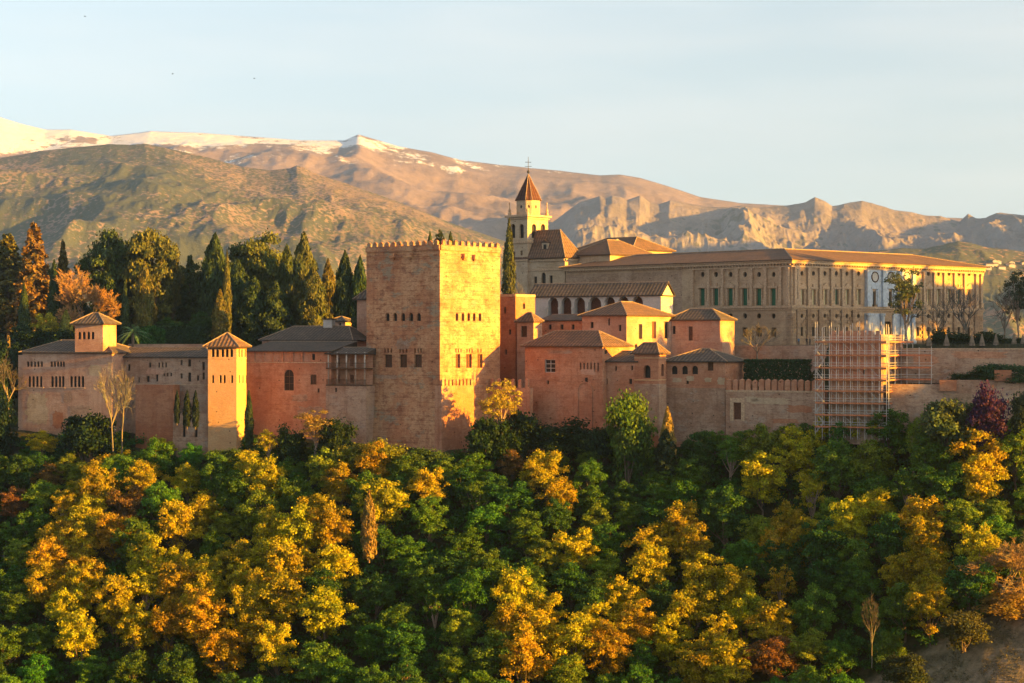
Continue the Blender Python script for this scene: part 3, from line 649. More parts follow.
BR=[794.5,797.5]+[(a+b)/2 for a,b in zip(BAYR,BAYR[1:])]+[975.5,980.5]
for k,x in enumerate(BR):
    portal=862<x<914
    pil(WRp,WRp.u(x),zs+.3,PA.zt-1.15,.85 if not portal else 1.1,.5 if not portal else .8,'cornice' if not portal else 'marble','pilaster' if not portal else 'portal_column')
for i,x in enumerate(BAYL): window_trim(WLp,x,288.5,305.5,5.2,'cornice',i)
for i,x in enumerate(BAYR): window_trim(WRp,x,289.5,304.5,3.4,'cornice' if not 6<=i<=8 else 'marble',i)
# marble portal
m=MB(); u0,u1=WRp.u(864.5),WRp.u(912)
for i,x in enumerate((874,890,906)):
    h=WRp.hole(x,299,4,15); u=(h[0]+h[1])/2
ua=[WRp.u(864.8),WRp.hole(874,299,4,15)[0]-.4,WRp.hole(874,299,4,15)[1]+.4,WRp.hole(890,299,4,15)[0]-.4,WRp.hole(890,299,4,15)[1]+.4,WRp.hole(906,299,4,15)[0]-.4,WRp.hole(906,299,4,15)[1]+.4,WRp.u(912)]
for k in (0,2,4,6):
    band(WRp,(zs+.32+PA.zt-1.15)/2,PA.zt-1.15-zs-.32,.28,'x',None,mb=m,u0=ua[k],u1=ua[k+1])
zz=WRp.z(890,288)
for k in (1,3,5): band(WRp,(zz+PA.zt-1.15)/2,PA.zt-1.15-zz,.28,'x',None,mb=m,u0=ua[k]+.003,u1=ua[k+1]-.003)
hd=WRp.hole(888,330,7,17)
for a,b in ((u0,hd[0]-.3),(hd[1]+.3,u1)): band(WRp,(zb0+zs)/2-.5,zs-zb0-1.6,.3,'x',None,mb=m,u0=a,u1=b)
for a in (866,880,900,911): 
    u=WRp.u(a); m.lathe(WRp.at(u,zb0+1.2,.75),[(.75,0),(.75,.9),(.5,1.0),(.46,zs-zb0-3.4),(.7,zs-zb0-2.9),(.7,zs-zb0-2.5)],10)
m.build('marble_portal',M['marble'],pr)
for x in (874,890,906):
    u=WRp.u(x); z=WRp.z(x,277); r=.95; q=WRp.at(u,z,.32); m=MB(); pts=[q+v3(WRp.d,0)*r*1.35*math.cos(t)+UP*r*1.25*math.sin(t) for t in np.linspace(0,2*math.pi,17)]
    m.tube(pts,.16,5); m.build('roundel_frame',M['wood'],pr)
    m=MB(); pts=[WRp.at(u,z,.31)+v3(WRp.d,0)*r*1.25*math.cos(t)+UP*r*1.15*math.sin(t) for t in np.linspace(0,2*math.pi,17)[:-1]]; m.poly(pts[::-1]); m.build('roundel',M['white_wall'],pr)
# rustication on the ground storey
def rust(Wl,ua,ub,holes,nm):
    hh=[Wl.hole(*h[:5]) for h in holes]
    nb=max(1,int((ub-ua)/5.5)); 
    for k in range(nb):
        a0=ua+(ub-ua)*k/nb; b0=ua+(ub-ua)*(k+1)/nb-.02
        m=MB(); m.box(Wl.at((a0+b0)/2,zb0+1.6,.1),v3(Wl.d,0)*(b0-a0)/2,v3(Wl.n,0)*.09,UP*1.2) if not any(h[2]<zb0+2.9 and a0<h[1] and b0>h[0] for h in hh) else None
        z=zb0+3.0; r=0; H=.78
        while z+H<zs-.8:
            u=a0+(0 if r%2 else -.8)
            while u<b0:
                a=max(u+.06,a0); b=min(u+1.54,b0); z0,z1=z+.05,z+H-.05
                if b-a>.2 and not any(a<h[1]+.1 and b>h[0]-.1 and z0<h[3]+.1 and z1>h[2]-.1 for h in hh):
                    o=.12+random.random()*.1; m.box(Wl.at((a+b)/2,(z0+z1)/2,o/2+.003),v3(Wl.d,0)*(b-a)/2,v3(Wl.n,0)*o/2,UP*(z1-z0)/2)
                u+=1.6
            z+=H; r+=1
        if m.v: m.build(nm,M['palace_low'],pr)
rust(WRp,0.05,WRp.u(862),[h for h in hR if h[1]>310],'rusticated_wall'); rust(WRp,WRp.u(914),WRp.L-.05,[h for h in hR if h[1]>310],'rusticated_wall')
rust(WLp,0.05,WLp.u(786),[],'rusticated_wall'); 
for x in [797.5]+[(a+b)/2 for a,b in zip(BAYR,BAYR[1:])]+[975]:
    if 862<x<914: continue
    u=WRp.u(x); m=MB(); m.box(WRp.at(u,(zb0+1.5+zs-.8)/2,.2),v3(WRp.d,0)*.45,v3(WRp.n,0)*.2,UP*(zs-.8-zb0-1.5)/2)
    for k in range(9): m.box(WRp.at(u,zb0+2.2+k*.98,.26),v3(WRp.d,0)*.6,v3(WRp.n,0)*.22,UP*.3)
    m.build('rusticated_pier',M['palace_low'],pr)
# palace roof: low pitched ring, sloping inwards to a ridge
O=PA.O; ov=1.3; ze=PA.zt+.62; dpt=12.5; rs=3.1
def PP(a,b,z): return v3(O+PA.eR*a+PA.eL*b,z)
m=MB(); A,B=PA.LR,PA.LL
c=[PP(-ov,-ov,ze),PP(A+ov,-ov,ze),PP(A+ov,B+ov,ze),PP(-ov,B+ov,ze)]; t=[PP(dpt,dpt,ze+rs),PP(A-dpt,dpt,ze+rs),PP(A-dpt,B-dpt,ze+rs),PP(dpt,B-dpt,ze+rs)]
i_=[PP(dpt*1.9,dpt*1.9,ze+.4),PP(A-dpt*1.9,dpt*1.9,ze+.4),PP(A-dpt*1.9,B-dpt*1.9,ze+.4),PP(dpt*1.9,B-dpt*1.9,ze+.4)]
for k in range(4):
    roof_quad(m,c[k],c[(k+1)%4],t[(k+1)%4],t[k]); roof_quad(m,i_[k],i_[(k+1)%4],t[(k+1)%4],t[k])
    m.poly([c[k]-UP*.2,c[(k+1)%4]-UP*.2,c[(k+1)%4],c[k]])
m.poly([p-UP*.2 for p in c][::-1])
ro=m.build('roof',M['redtile'],pr)
rm=MB()
for k in range(4): rm.tube([t[k]+UP*.05,t[(k+1)%4]+UP*.05],.16,5); rm.tube([c[k]+UP*.05,t[k]+UP*.05],.15,5)
child_fix(rm.build('ridge_cap',M['ridge'],ro))
# ---------------- church ----------------
def churchY(p): return p
CT=Bldg('bell_tower','slender church bell tower with a pointed red roof and a tall cross','bell tower',(527.5,540),508.5,548,216,330,43,'church',
 holesL=[(513,231,4.3,14,'a'),(521.5,231,4.3,14,'a'),(514,254,2,5,'r'),(521.5,253,2,5,'r')],holesR=[(534,231,4.4,14,'a'),(543,231,4.4,14,'a')],depth=.6)
for Wl in (CT.WL,CT.WR,CT.WBL,CT.WBR):
    band(Wl,CT.zt+.1,.5,.7,'cornice',CT.root,'cornice',u0=-.7,u1=Wl.L+.7); band(Wl,CT.zt-.5,.3,.35,'cornice',CT.root,'cornice',u0=-.3,u1=Wl.L+.3)
    band(Wl,Wl.z(528,242),.5,.35,'cornice',CT.root,'string_course',u0=-.3,u1=Wl.L+.3); band(Wl,Wl.z(528,260),.4,.3,'cornice',CT.root,'string_course',u0=-.3,u1=Wl.L+.3)
cc=CT.O+(CT.eR*CT.LR+CT.eL*CT.LL)/2; rr=CT.LL/2
z0=CT.zt+.35; z1=pz(200.5,546)
m=MB(); oc=[(cc+CT.eR*rr*.80*a+CT.eL*rr*.80*b) for a,b in ((-.6,-1),(.6,-1),(1,-.6),(1,.6),(.6,1),(-.6,1),(-1,.6),(-1,-.6))]
for k in range(8): m.poly([v3(oc[k],z0),v3(oc[(k+1)%8],z0),v3(oc[(k+1)%8],z1),v3(oc[k],z1)][::-1])
m.poly([v3(p,z1) for p in oc]); dr=m.build('drum',M['church'],CT.root)
for k in range(8):
    a=(oc[k]+oc[(k+1)%8])/2; n=a-cc; n/=np.linalg.norm(n); tdir=np.array((-n[1],n[0]))
    if k%2==0 or 1:
        q=MB(); pts=[v3(a+n*.03+tdir*.32*math.cos(t),(z0+z1)/2+.2+.45*math.sin(t)) for t in np.linspace(0,2*math.pi,11)[:-1]]; q.poly(pts)
        w=q.build('window',M['dark'],CT.root)
m=MB(); ap=v3(cc,pz(174,546)); e=[v3(cc+(p-cc)*1.13,z1-.1) for p in oc]
for k in range(8): roof_quad(m,e[k],e[(k+1)%8],ap,ap)
m.poly(e[::-1]); sp=m.build('spire',M['redslate'],CT.root)
rm=MB()
for k in range(8): rm.tube([e[k],ap],.09,4)
child_fix(rm.build('ridge_cap',M['ridge'],sp))
m=MB(); m.tube([ap-UP*.3,ap+UP*4.4],[.12,.06],6); m.lathe(ap+UP*.1,[(.1,0),(.35,.25),(.35,.5),(.1,.8)],8)
m.box(ap+UP*3.0,v3(CT.eL*.55+CT.eR*-.55,0)*1.0,(0,.05,0),UP*.07); m.box(ap+UP*1.9,v3((1,0),0)*.9,(0,.05,0),UP*.05); m.build('cross',M['iron'],CT.root)
for a,b in ((0,0),(1,0),(0,1),(1,1)):
    p=CT.O+CT.eR*(CT.LR*a+(.2 if a==0 else -.2))+CT.eL*(CT.LL*b+(.2 if b==0 else -.2)); m=MB(); m.lathe(v3(p,CT.zt+.35),[(.45,0),(.45,.7),(.3,.8),(.38,1.3),(.12,2.0),(.10,2.9),(.2,3.1),(.02,3.6)],8); m.build('pinnacle',M['church'],CT.root)
CB=Bldg('church_nave','pale stone church nave with steep red roof and small dormer, right beside the bell tower','church',(565,532),513,580,258,350,43,'church',
 holesL=[(535.5,281,3,9,'r'),(543.5,278.5,4.2,12,'a'),(551,280,3,9,'r'),(517,267,2.4,5,'a')],depth=.4)
CB.roof(7.2,.8,mat='redtile',ridge='B',inset=5)
band(CB.WL,CB.zt-.4,.5,.4,'cornice',CB.root,'cornice'); band(CB.WL,CB.WL.z(540,270),.4,.2,'cornice',CB.root)
band(CB.WR,CB.zt-.4,.5,.4,'cornice',CB.root,'cornice')
m=MB(); q=v3(CB.O+CB.eL*7.2+CB.eR*2.0,CB.zt+3.0); m.box(q,v3(CB.eL,0)*1.0,v3(CB.eR,0)*1.6,UP*1.1); dm=m.build('dormer',M['church'],CB.root)
m=MB(); 
a=[q+v3(CB.eL,0)*x*1.3+v3(CB.eR,0)*y*1.9+UP*1.12 for x,y in ((-1,-1),(1,-1),(1,1),(-1,1))]; r0,r1=q+v3(CB.eR,0)*-1.9+UP*2.0,q+v3(CB.eR,0)*1.9+UP*2.0
m.poly([a[0],a[3],r1,r0]); m.poly([a[1],r0,r1,a[2]]); m.poly([a[0],r0,a[1]]); m.poly([a[3],a[2],r1]); m.poly(a[::-1]); child_fix(m.build('dormer_roof',M['redtile'],dm))
m=MB(); m.box(q-v3(CB.eR,0)*1.62,v3(CB.eL,0)*.5,v3(CB.eR,0)*.02,UP*.7); child_fix(m.build('window',M['dark'],dm))
# transept roof behind
C2_=Bldg('church_transept','long grey roofed transept of the church with orange lit hip end','church',(632,545),572,672,250,345,43,'church')
C2_.roof(3.6,.8,mat='redtile',ridge='B',inset=6)
C3_=Bldg('pyramid_roofed_chapel','square chapel with a broad pyramid roof in front of the transept','chapel',(610,528),571,655,255,345,43,'church')
C3_.roof(4.0,.8,mat='redtile'); m=MB(); q=v3(C3_.O+C3_.eL*8+C3_.eR*12,C3_.zt+3.2); m.box(q,v3(C3_.eL,0)*.35,v3(C3_.eR,0)*.35,UP*1.5); m.build('chimney',M['church'],C3_.root)

# ---------------- left hand side ----------------
LP=Bldg('square_sunlit_tower','slim ochre tower with pyramid roof, fully lit by the sun','tower',(236.5,438),208,248.5,347.5,458,12,'peach_wall',
 holesL=[(213,353,3.0,8,'a'),(217.3,353,3.0,8,'a'),(222.6,353,3,8,'a'),(227,353,3,8,'a'),(231.5,353,3,8,'a')]+[(x,379,2.2,8,'a') for x in (213,220.5,224.5,232)],
 holesR=[(239.2,353,1.4,8,'a'),(242,353,1.5,8,'a'),(245.3,353,1.4,8,'a'),(239.5,379,1,8,'a'),(243,379,1,8,'a'),(246.3,379,1,8,'a')],LR=6.2,depth=.6)
LP.roof(2.9,.9,mat='redtile')
for Wl in (LP.WL,LP.WR): band(Wl,Wl.z(236,358.5),.18,.09,'peach_wall',LP.root); band(Wl,LP.zt-.15,.25,.15,'wood',LP.root,'eave_beam')
# range right of it
RB=Bldg('red_range','red range with a row of framed loggia openings and one tall arched window','building',(331,442.2),247,336,352,458,27,'red_wall',
 holesL=[(258+i*9.7,357,8.0,9,'r','pink_wall') for i in range(6)]+[(313.5,357,3,6,'r')]+[(289,380,9.5,21,'a','dark','wood'),(313.5,379.5,6,10,'r','lattice','wood'),(318.5,390.5,2,4,'r')],LR=9,depth=.3)
RB.roof(2.0,.6,'shed'); band(RB.WL,RB.WL.z(290,362.5),.2,.14,'cornice',RB.root)
RB2=Bldg('upper_range','broad grey hipped roof house rising behind the loggia row','building',(352,452),262,362,341,400,27,'pink_wall',LR=12)
RB2.roof(3.0,.6,inset=5)
m=MB(); q=v3(RB2.O+RB2.eL*9.5+RB2.eR*6,RB2.zt+3.6); m.box(q,v3(RB2.eL,0)*1.1,v3(RB2.eR,0)*.7,UP*1.1); ch=m.build('chimney',M['white_wall'],RB2.root)
m=MB(); m.box(q+UP*1.25,v3(RB2.eL,0)*1.35,v3(RB2.eR,0)*.95,UP*.14); child_fix(m.build('chimney_cap',M['rooftile'],ch))
BG=Bldg('wall_base','patched old wall at the foot of the timber galleries','wall',(366,438),326,372,386,458,27,'brown_wall',LR=6,holesL=[(336,390,2,4)])
# timber galleries
G=thing('timber_gallery','two storey open timber gallery tucked against the left side of the tallest tower','gallery',v3(BG.O,BG.zt))
gw=Wall(BG.O+BG.eR*.2,BG.eL,BG.WL.L,-BG.eR)
def gz(y): return pz(y,439)
m=MB()
wb=Wall(gw.P+BG.eR*2.6,gw.d,gw.L,gw.n); wall_geo(m,wb,gz(386),gz(352),[wb.hole(x,y,4,8) for x in (338,352) for y in (362,379)]); m.build('back_wall',M['red_wall'],G)
for i,y in enumerate((385.5,368.5)):
    m=MB(); z=gz(y); m.box(gw.at(gw.L/2,z,-1.1),v3(gw.d,0)*gw.L/2,v3(gw.n,0)*1.4,UP*.14); m.build('floor',M['wood'],G)
    m=MB(); m.box(gw.at(gw.L/2,z+1.15,.1),v3(gw.d,0)*gw.L/2,v3(gw.n,0)*.05,UP*.05)
    u=.1
    while u<gw.L: m.box(gw.at(u,z+.64,.1),v3(gw.d,0)*.03,v3(gw.n,0)*.03,UP*.48); u+=.3
    m.build('railing',M['wood'],G)
    for k in range(5):
        m=MB(); u=gw.L*(k+.2)/4.4; m.box(gw.at(u,z+1.75,-.02),v3(gw.d,0)*.13,v3(gw.n,0)*.09,UP*1.6); m.build('post',M['white_wall' if i else 'barkpale'],G)
roof(G,gw.P-gw.n*(-.2)+BG.eR*0,BG.eL,gw.L,BG.eR,4,gz(353.5),1.3,.3,'shed','rooftile')
# middle stretch
MB1=Bldg('middle_range','long weathered range with small scattered windows, joining the round windowed house to the ochre tower','building',(212,444),100,216,358,460,25,'brown_wall',
 holesL=[(129,367.5,2.4,6.5),(150,365,2.2,5),(159,365,1.8,5),(162.5,365,1.8,5),(166,365,1.8,5),(121,380,1.8,5),(127,380,1.8,5),(133,380,1.8,5),(139,380,1.8,5),(148,379,3,6),(157,378,2.4,7),(164,374.5,1.8,3.5),(167.5,374.5,1.8,3.5),(171,374.5,1.8,3.5),
 (181.5,362.5,2,5),(189.5,363,3,7),(203.5,366,2.6,8),(181.5,376,2,5),(189.5,377,3.2,9),(198,378,2,5),(203.5,376,2.4,7)],LR=9)
MB1.roof(1.9,.5); band(MB1.WL,MB1.WL.z(150,384.5),.16,.1,'cornice',MB1.root)
RP=Bldg('brick_bastion','dark red brick bastion jutting from the middle range','bastion',(173,443.5),135.5,178,385,460,25,'brick',LR=2.5)
GA=Bldg('ruined_wall','bare weathered lower wall with dark recesses, left of the ochre tower','wall',(209,439.8),173,212,414,460,22,'brown_wall',LR=2,holesL=[(184,428,3,18),(196,427,3,20)])
# left house
LH=Bldg('windowed_house','broad pink house at the far left with two rows of small arched windows','building',(112,449.5),22.5,120,353.5,440,24,'pink_wall',
 holesL=[(x,364,2.4,5.5,'a') for x in (28,31.4,34.8,38.2,41.6)]+[(x,364,2.4,5.5,'a') for x in (51.5,54.6,57.7,60.8,63.5)]+[(x,381.5,2.7,11,'a') for x in (29.5,33.3,37.1,40.9)]+[(x,381.5,2.7,11,'a') for x in (52.3,56,59.7,63)]+[(x,381.5,2.8,11,'a') for x in (71.3,75.1,78.9,82.7)],LR=12)
LH.roof(2.6,.6)
for a in ((26.3,43.8),(49.7,65),(69.2,85)):
    for y in (387.6,):
        u0,u1=sorted((LH.WL.u(a[0]),LH.WL.u(a[1]))); band(LH.WL,LH.WL.z(40,y),.16,.12,'cornice',LH.root,'sill',u0=u0,u1=u1)
LS=Bldg('side_turret','narrow pale corner strip of wall at the left end of the windowed house','wall',(23.2,459),18.2,26,355,440,24,'pink_wall',LR=4)
LT=Bldg('roof_turret','small square belvedere with pyramid roof rising above the windowed house','belvedere',(103,450.5),75,115.5,324.5,352,20,'pink_wall',
 holesL=[(x,335.5,3,7.5,'a') for x in (79.5,84,88.5,92.8)],holesR=[],LR=5.5,depth=.4)
for x in (106,109.5,112.8):
    pass
LT.roof(2.3,.8)
m=MB()
# small roofs peeking behind
sm1=Bldg('garden_pavilion','tiny hipped garden pavilion in the trees behind the grey roofs','pavilion',(345,470),329,350,322,345,27,'pink_wall',LR=4,holesL=[(334,324.5,2,3.5),(340,324.5,2,3.5)]); sm1.roof(1.0,.6)
sm2=Bldg('hidden_house','house with a grey roof half hidden behind the left edge of the tallest tower','building',(372,458),357,385,300,345,27,'pink_wall',LR=8); sm2.roof(2.6,.7)
GWl=Bldg('garden_wall','low garden wall behind the roofs left of the ochre tower','wall',(208,462),128,215,344,360,20,'brown_wall',LR=1)
# far town
from mathutils.bvhtree import BVHTree
HB_T=BVHTree.FromPolygons([v.co for v in HILL.data.vertices],[p.vertices for p in HILL.data.polygons])
rs_=random.Random(4)
for k in range(14):
    px=rs_.uniform(986,1036); py=rs_.uniform(261,273)
    dv=Vector(((px-512)/F,1,(341.5-py)/F)).normalized(); hp=HB_T.ray_cast(Vector((0,0,CZ)),dv)[0]
    if hp is None: continue
    x,Y,z=hp; w=rs_.uniform(3,6); h=rs_.uniform(1.5,3)
    r=thing('distant_house','tiny pale house of the far town low on the hillside at the right edge','house',(x,Y,z-4),'houses of the far town')
    m=MB(); m.box((x,Y,z-1),(w,0,0),(0,5,0),(0,0,1+h)); m.build('wall',M['white_wall'],r)
    roof(r,(x-w,Y-5),np.array((1.,0)),2*w,np.array((0,1.)),10,z+h,1.6,.4,'gable','redtile',caps=False)

# patches of pale or bare masonry with ragged outlines
def patch(B,Wl,px,py,w,h,mat,o=.012,name='plaster_patch',seed=0):
    rg=random.Random(int(px*7+py)); hh=Wl.hole(px,py,w,h); c=(hh[0]+hh[1])/2; d=(hh[2]+hh[3])/2; a=(hh[1]-hh[0])/2; e=(hh[3]-hh[2])/2; n=34; pts=[]
    for k in range(n):
        t=2*math.pi*k/n; r=1/max(abs(math.cos(t)),abs(math.sin(t)))**.75*rg.uniform(.72,1.05); pts.append(Wl.at(c+a*r*math.cos(t),d+e*r*math.sin(t),o))
    cen=Wl.at(c,d,o); m=MB(); flip=np.cross(v3(Wl.d,0),UP)@v3(Wl.n,0)<0
    for k in range(n):
        q=[cen,pts[k],pts[(k+1)%n]]; m.poly(q[::-1] if flip else q)
    return m.build(name,M[mat],B.root)
for B,x,y,w,h,mt in ((RW,677,380,10,5,'church'),(RW,690,378.5,9,6,'church'),(RW,708,380,8,5,'church'),(RW,721,381,8,8,'church'),(LH,37,408,24,34,'church'),(LH,68,397,10,12,'brown_wall'),(LH,80,415,22,20,'brown_wall'),(LH,58,420,12,20,'brick'),
   (RB,310,412,26,12,'brown_wall'),(RB,300,398,18,8,'brown_wall'),(T,403,345,16,10,'brown_wall'),(T,387,377,24,4,'brown_wall'),(BF,560,352,26,4,'brown_wall'),(BF,588,372,16,6,'pink_wall'),(MW,770,401,44,7,'church'),(MW,752,399,14,6,'church'),(MW,800,409,28,8,'brick'),(MW,785,421,30,5,'brick'),
   (SB,622,405,18,10,'pink_wall'),(MB1,155,372,20,6,'pink_wall'),(LH,95,370,14,12,'church')):
    patch(B,B.WL,x,y,w,h,mt)
for x,y,w,h,mt in ((925,360,30,12,'red_wall'),(980,355,60,8,'red_wall'),(905,366,16,8,'rough_stone')): patch(TW2,TW2.WL,x,y,w,h,mt)
for x,y,w,h,mt in ((960,400,40,14,'rough_stone'),(1010,404,26,18,'church')): patch(TW3,TW3.WL,x,y,w,h,mt)
# ---------------- scaffolded tower ----------------
ST=Bldg('scaffolded_tower','pink square tower wrapped in scaffolding, one bright sunlit corner','tower',(881,403),829,903,334.5,445,27,'pink_wall',holesL=[(864,372,2,4),(846,371,1.2,5)])
for Wl in (ST.WL,ST.WR):
    m=MB(); band(Wl,pz(412,403),pz(381,403)-pz(443,403),.1,'rough_stone',None,mb=m); m.build('lower_wall',M['rough_stone'],ST.root)
m=MB(); u=.6
while u<ST.WL.L: m.box(ST.WL.at(u,ST.zt+.35,-.4),v3(ST.WL.d,0)*.45,v3(ST.WL.n,0)*.35,UP*.36); u+=1.5
m.build('parapet',M['pink_wall'],ST.root)
SF=thing('scaffolding','steel scaffolding with orange planked levels standing round the pink tower','scaffolding',(ST.O[0]-2,ST.O[1]-2,ST.zb))
lv=[342.5,356,368.5,380.5,392,404,416,428]
zg=ST.zb+1
def rod(mb,a,b,r=.05): mb.tube([a,b],r,5)
def bay(Wl,u0,u1,n,ztop,o0=.5,o1=1.7,levels=lv,name=''):
    us=np.linspace(u0,u1,n)
    for i,u in enumerate(us):
        for o in (o0,o1):
            m=MB(); rod(m,Wl.at(u,zg,o),Wl.at(u,ztop+random.uniform(0,1.4),o),.07); m.build('pole',M['steel'],SF)
    for k,y in enumerate(levels):
        z=pz(y,403)
        if z>ztop: continue
        m=MB(); m.box(Wl.at((u0+u1)/2,z,(o0+o1)/2),v3(Wl.d,0)*(u1-u0)/2,v3(Wl.n,0)*((o1-o0)/2+.1),UP*.045); 
        m.box(Wl.at((u0+u1)/2,z+.12,o1+.12),v3(Wl.d,0)*(u1-u0)/2,v3(Wl.n,0)*.02,UP*.14); m.build('plank_deck',M['rust'],SF)
        m=MB()
        for dz in (.55,1.05): rod(m,Wl.at(u0-.4,z+dz,o1),Wl.at(u1+.4,z+dz,o1),.05)
        for u in us: rod(m,Wl.at(u,z-.1,o0-.2),Wl.at(u,z-.1,o1+.3),.03)
        m.build('guard_rail',M['steel'],SF)
bay(ST.WL,-1.6,ST.WL.L+2.2,11,ST.zt+1.3)
bay(ST.WR,-.4,ST.WR.L+1,5,ST.zt+1.0)
wx=Wall(ST.WR.P+ST.WR.d*(ST.WR.L*.5),-dL(12),1,-dR(12)); bay(wx,0.5,7.5,4,pz(350,403),-.5,.6,lv[:4])
# stair tower on the left
for Wl,u0,u1 in ((ST.WL,ST.WL.L+.6,ST.WL.L+2.2),):
    m=MB()
    for k in range(9):
        z=zg+1.2+k*2.0
        if z+2>ST.zt: break
        a,b=(u0,u1) if k%2 else (u1,u0); m.tube([Wl.at(a,z,1.2),Wl.at(b,z+2,1.2)],.09,4); m.tube([Wl.at(a,z,1.8),Wl.at(b,z+2,1.8)],.04,4); m.tube([Wl.at(a,z+1,1.8),Wl.at(b,z+3,1.8)],.03,4)
    m.build('stair',M['steel'],SF)
for Wl in (ST.WL,):
    m=MB()
    for i in range(4):
        a=Wl.L*i/4; z=zg+3
        for k in range(5):
            if z+2.4<ST.zt: rod(m,Wl.at(a,z,1.75),Wl.at(a+2.4,z+2.3,1.75),.03)
            z+=4.6
    m.build('brace',M['steel'],SF)

# ---------------- closed parasols, tables, people ----------------
TZ=pz(347.5,432)
xs=[929,946.5,972,982,996,1014,1023]; pnames=['just right of the scaffolding','in front of the round dark bush','third from the scaffolding along the terrace','fourth from the scaffolding along the terrace','in the middle of the terrace row','sixth from the scaffolding along the terrace','at the right edge of the picture']
for x,nm in zip(xs,pnames):
    Y=428.0; X=px2(x,Y); z0=TZ
    t=thing('closed_parasol','folded beige parasol '+nm,'parasol',(X,Y,z0),'folded parasols on the terrace')
    m=MB(); m.tube([(X,Y,z0),(X,Y,z0+2.9)],.04,6); m.build('pole',M['wood'],t)
    m=MB(); n=10; rings=[(.62,.35),(.58,.8),(.40,1.5),(.22,2.2),(.07,2.85)]
    for (r0,h0),(r1,h1) in zip(rings,rings[1:]):
        for k in range(2*n):
            f0=1 if k%2 else .72; f1=.72 if k%2 else 1; a0=math.pi*k/n; a1=math.pi*(k+1)/n
            m.poly([(X+r0*f0*math.cos(a0),Y+r0*f0*math.sin(a0),z0+h0),(X+r0*f1*math.cos(a1),Y+r0*f1*math.sin(a1),z0+h0),(X+r1*f1*math.cos(a1),Y+r1*f1*math.sin(a1),z0+h1),(X+r1*f0*math.cos(a0),Y+r1*f0*math.sin(a0),z0+h1)])
    m.build('canopy',M['canvas'],t)
    m=MB(); m.lathe((X,Y,z0),[(.3,0),(.3,.1),(.06,.12),(.06,.3)],10); m.build('base',M['iron'],t)
# terrace balustrade rail
m=MB(); ra=np.array((px2(905,422),422.)); rb=np.array((px2(1110,405),405.)); e=rb-ra; L=np.linalg.norm(e); e/=L; n_=np.array((-e[1],e[0]))
ra=TW2.WL.P+TW2.WL.d*TW2.WL.u(905); L=TW2.WL.u(905); rw=TW2.WL
m.box(rw.at(L/2,TW2.zt+1.15,-.3),v3(rw.d,0)*L/2,v3(rw.n,0)*.04,UP*.04)
u=0
while u<L: m.box(rw.at(u,TW2.zt+.65,-.3),v3(rw.d,0)*.03,v3(rw.n,0)*.03,UP*.5); u+=.6
tag(m.build('terrace_railing',M['iron']),'thin dark railing along the edge of the parasol terrace','railing')
def person(x,Y,z,col,label,turn,legc=(.03,.03,.04)):
    me=bpy.data.meshes.new('person'); 
    V=[(0,0,.95),(0,0,1.15),(0,0,1.40),(0,0,1.52),(0,.0,1.62),(0,0,1.72),(.10,0,.90),(.11,-.03,.50),(.12,.03,.07),(.12,-.14,.03),(-.10,0,.90),(-.11,.03,.50),(-.12,.06,.07),(-.12,-.11,.03),(.20,0,1.38),(.26,.02,1.12),(.25,-.08,.86),(-.20,0,1.38),(-.26,.0,1.12),(-.24,-.14,.92)]
    E=[(0,1),(1,2),(2,3),(3,4),(4,5),(0,6),(6,7),(7,8),(8,9),(0,10),(10,11),(11,12),(12,13),(2,14),(14,15),(15,16),(2,17),(17,18),(18,19)]
    Rr=[.15,.14,.15,.055,.10,.09,.09,.065,.045,.04,.09,.065,.045,.04,.06,.045,.035,.06,.045,.035]
    me.from_pydata(V,E,[]); o=bpy.data.objects.new('person',me); COL.objects.link(o); o.location=(x,Y,z); o.rotation_euler=(0,0,turn)
    md=o.modifiers.new('skin','SKIN'); sv=me.skin_vertices[0].data if me.skin_vertices else None
    if sv is None: me.attributes  # created with the modifier below
    if not me.skin_vertices:
        bmx=__import__('bmesh').new(); bmx.from_mesh(me); bmx.verts.layers.skin.verify(); bmx.to_mesh(me); bmx.free()
    for i,s in enumerate(me.skin_vertices[0].data): s.radius=(Rr[i],Rr[i]*.8); s.use_root=(i==0)
    sb=o.modifiers.new('sub','SUBSURF'); sb.levels=1; sb.render_levels=1
    mt,n,b=newmat('clothes'); 
    # clothing colours by height on the body: trousers, top, skin
    tcn=n.nodes.new('ShaderNodeTexCoord'); sp=n.nodes.new('ShaderNodeSeparateXYZ'); n.links.new(tcn.outputs['Object'],sp.inputs[0])
    dv=n.nodes.new('ShaderNodeMath'); dv.operation='MULTIPLY'; dv.inputs[1].default_value=.5; n.links.new(sp.outputs[2],dv.inputs[0])
    c=ramp(n,dv.outputs[0],[(0,legc),(.47,col),(.755,(.36,.21,.15)),(.84,(.03,.02,.015))],'CONSTANT'); n.links.new(c,b.inputs['Base Color']); me.materials.append(mt)
    tag(o,label,'person','people on the walk below the palace')
YP=439.0; zP=float(TW.zt)
for x,cl,lb,tu in ((797.3,(.05,.12,.22),'person in blue standing alone at the walk below the palace corner',.3),(805.3,(.03,.03,.035),'person in black, left one of the close group of three on the walk',-.4),(808.5,(.06,.05,.05),'person in dark brown, middle of the close group of three on the walk',.9),(814.2,(.04,.04,.06),'person in dark navy, right one of the group on the walk',2.0)):
    u=TW.WL.u(x); q=TW.WL.at(u,0,-.9); person(q[0],q[1],zP,cl,lb,tu)

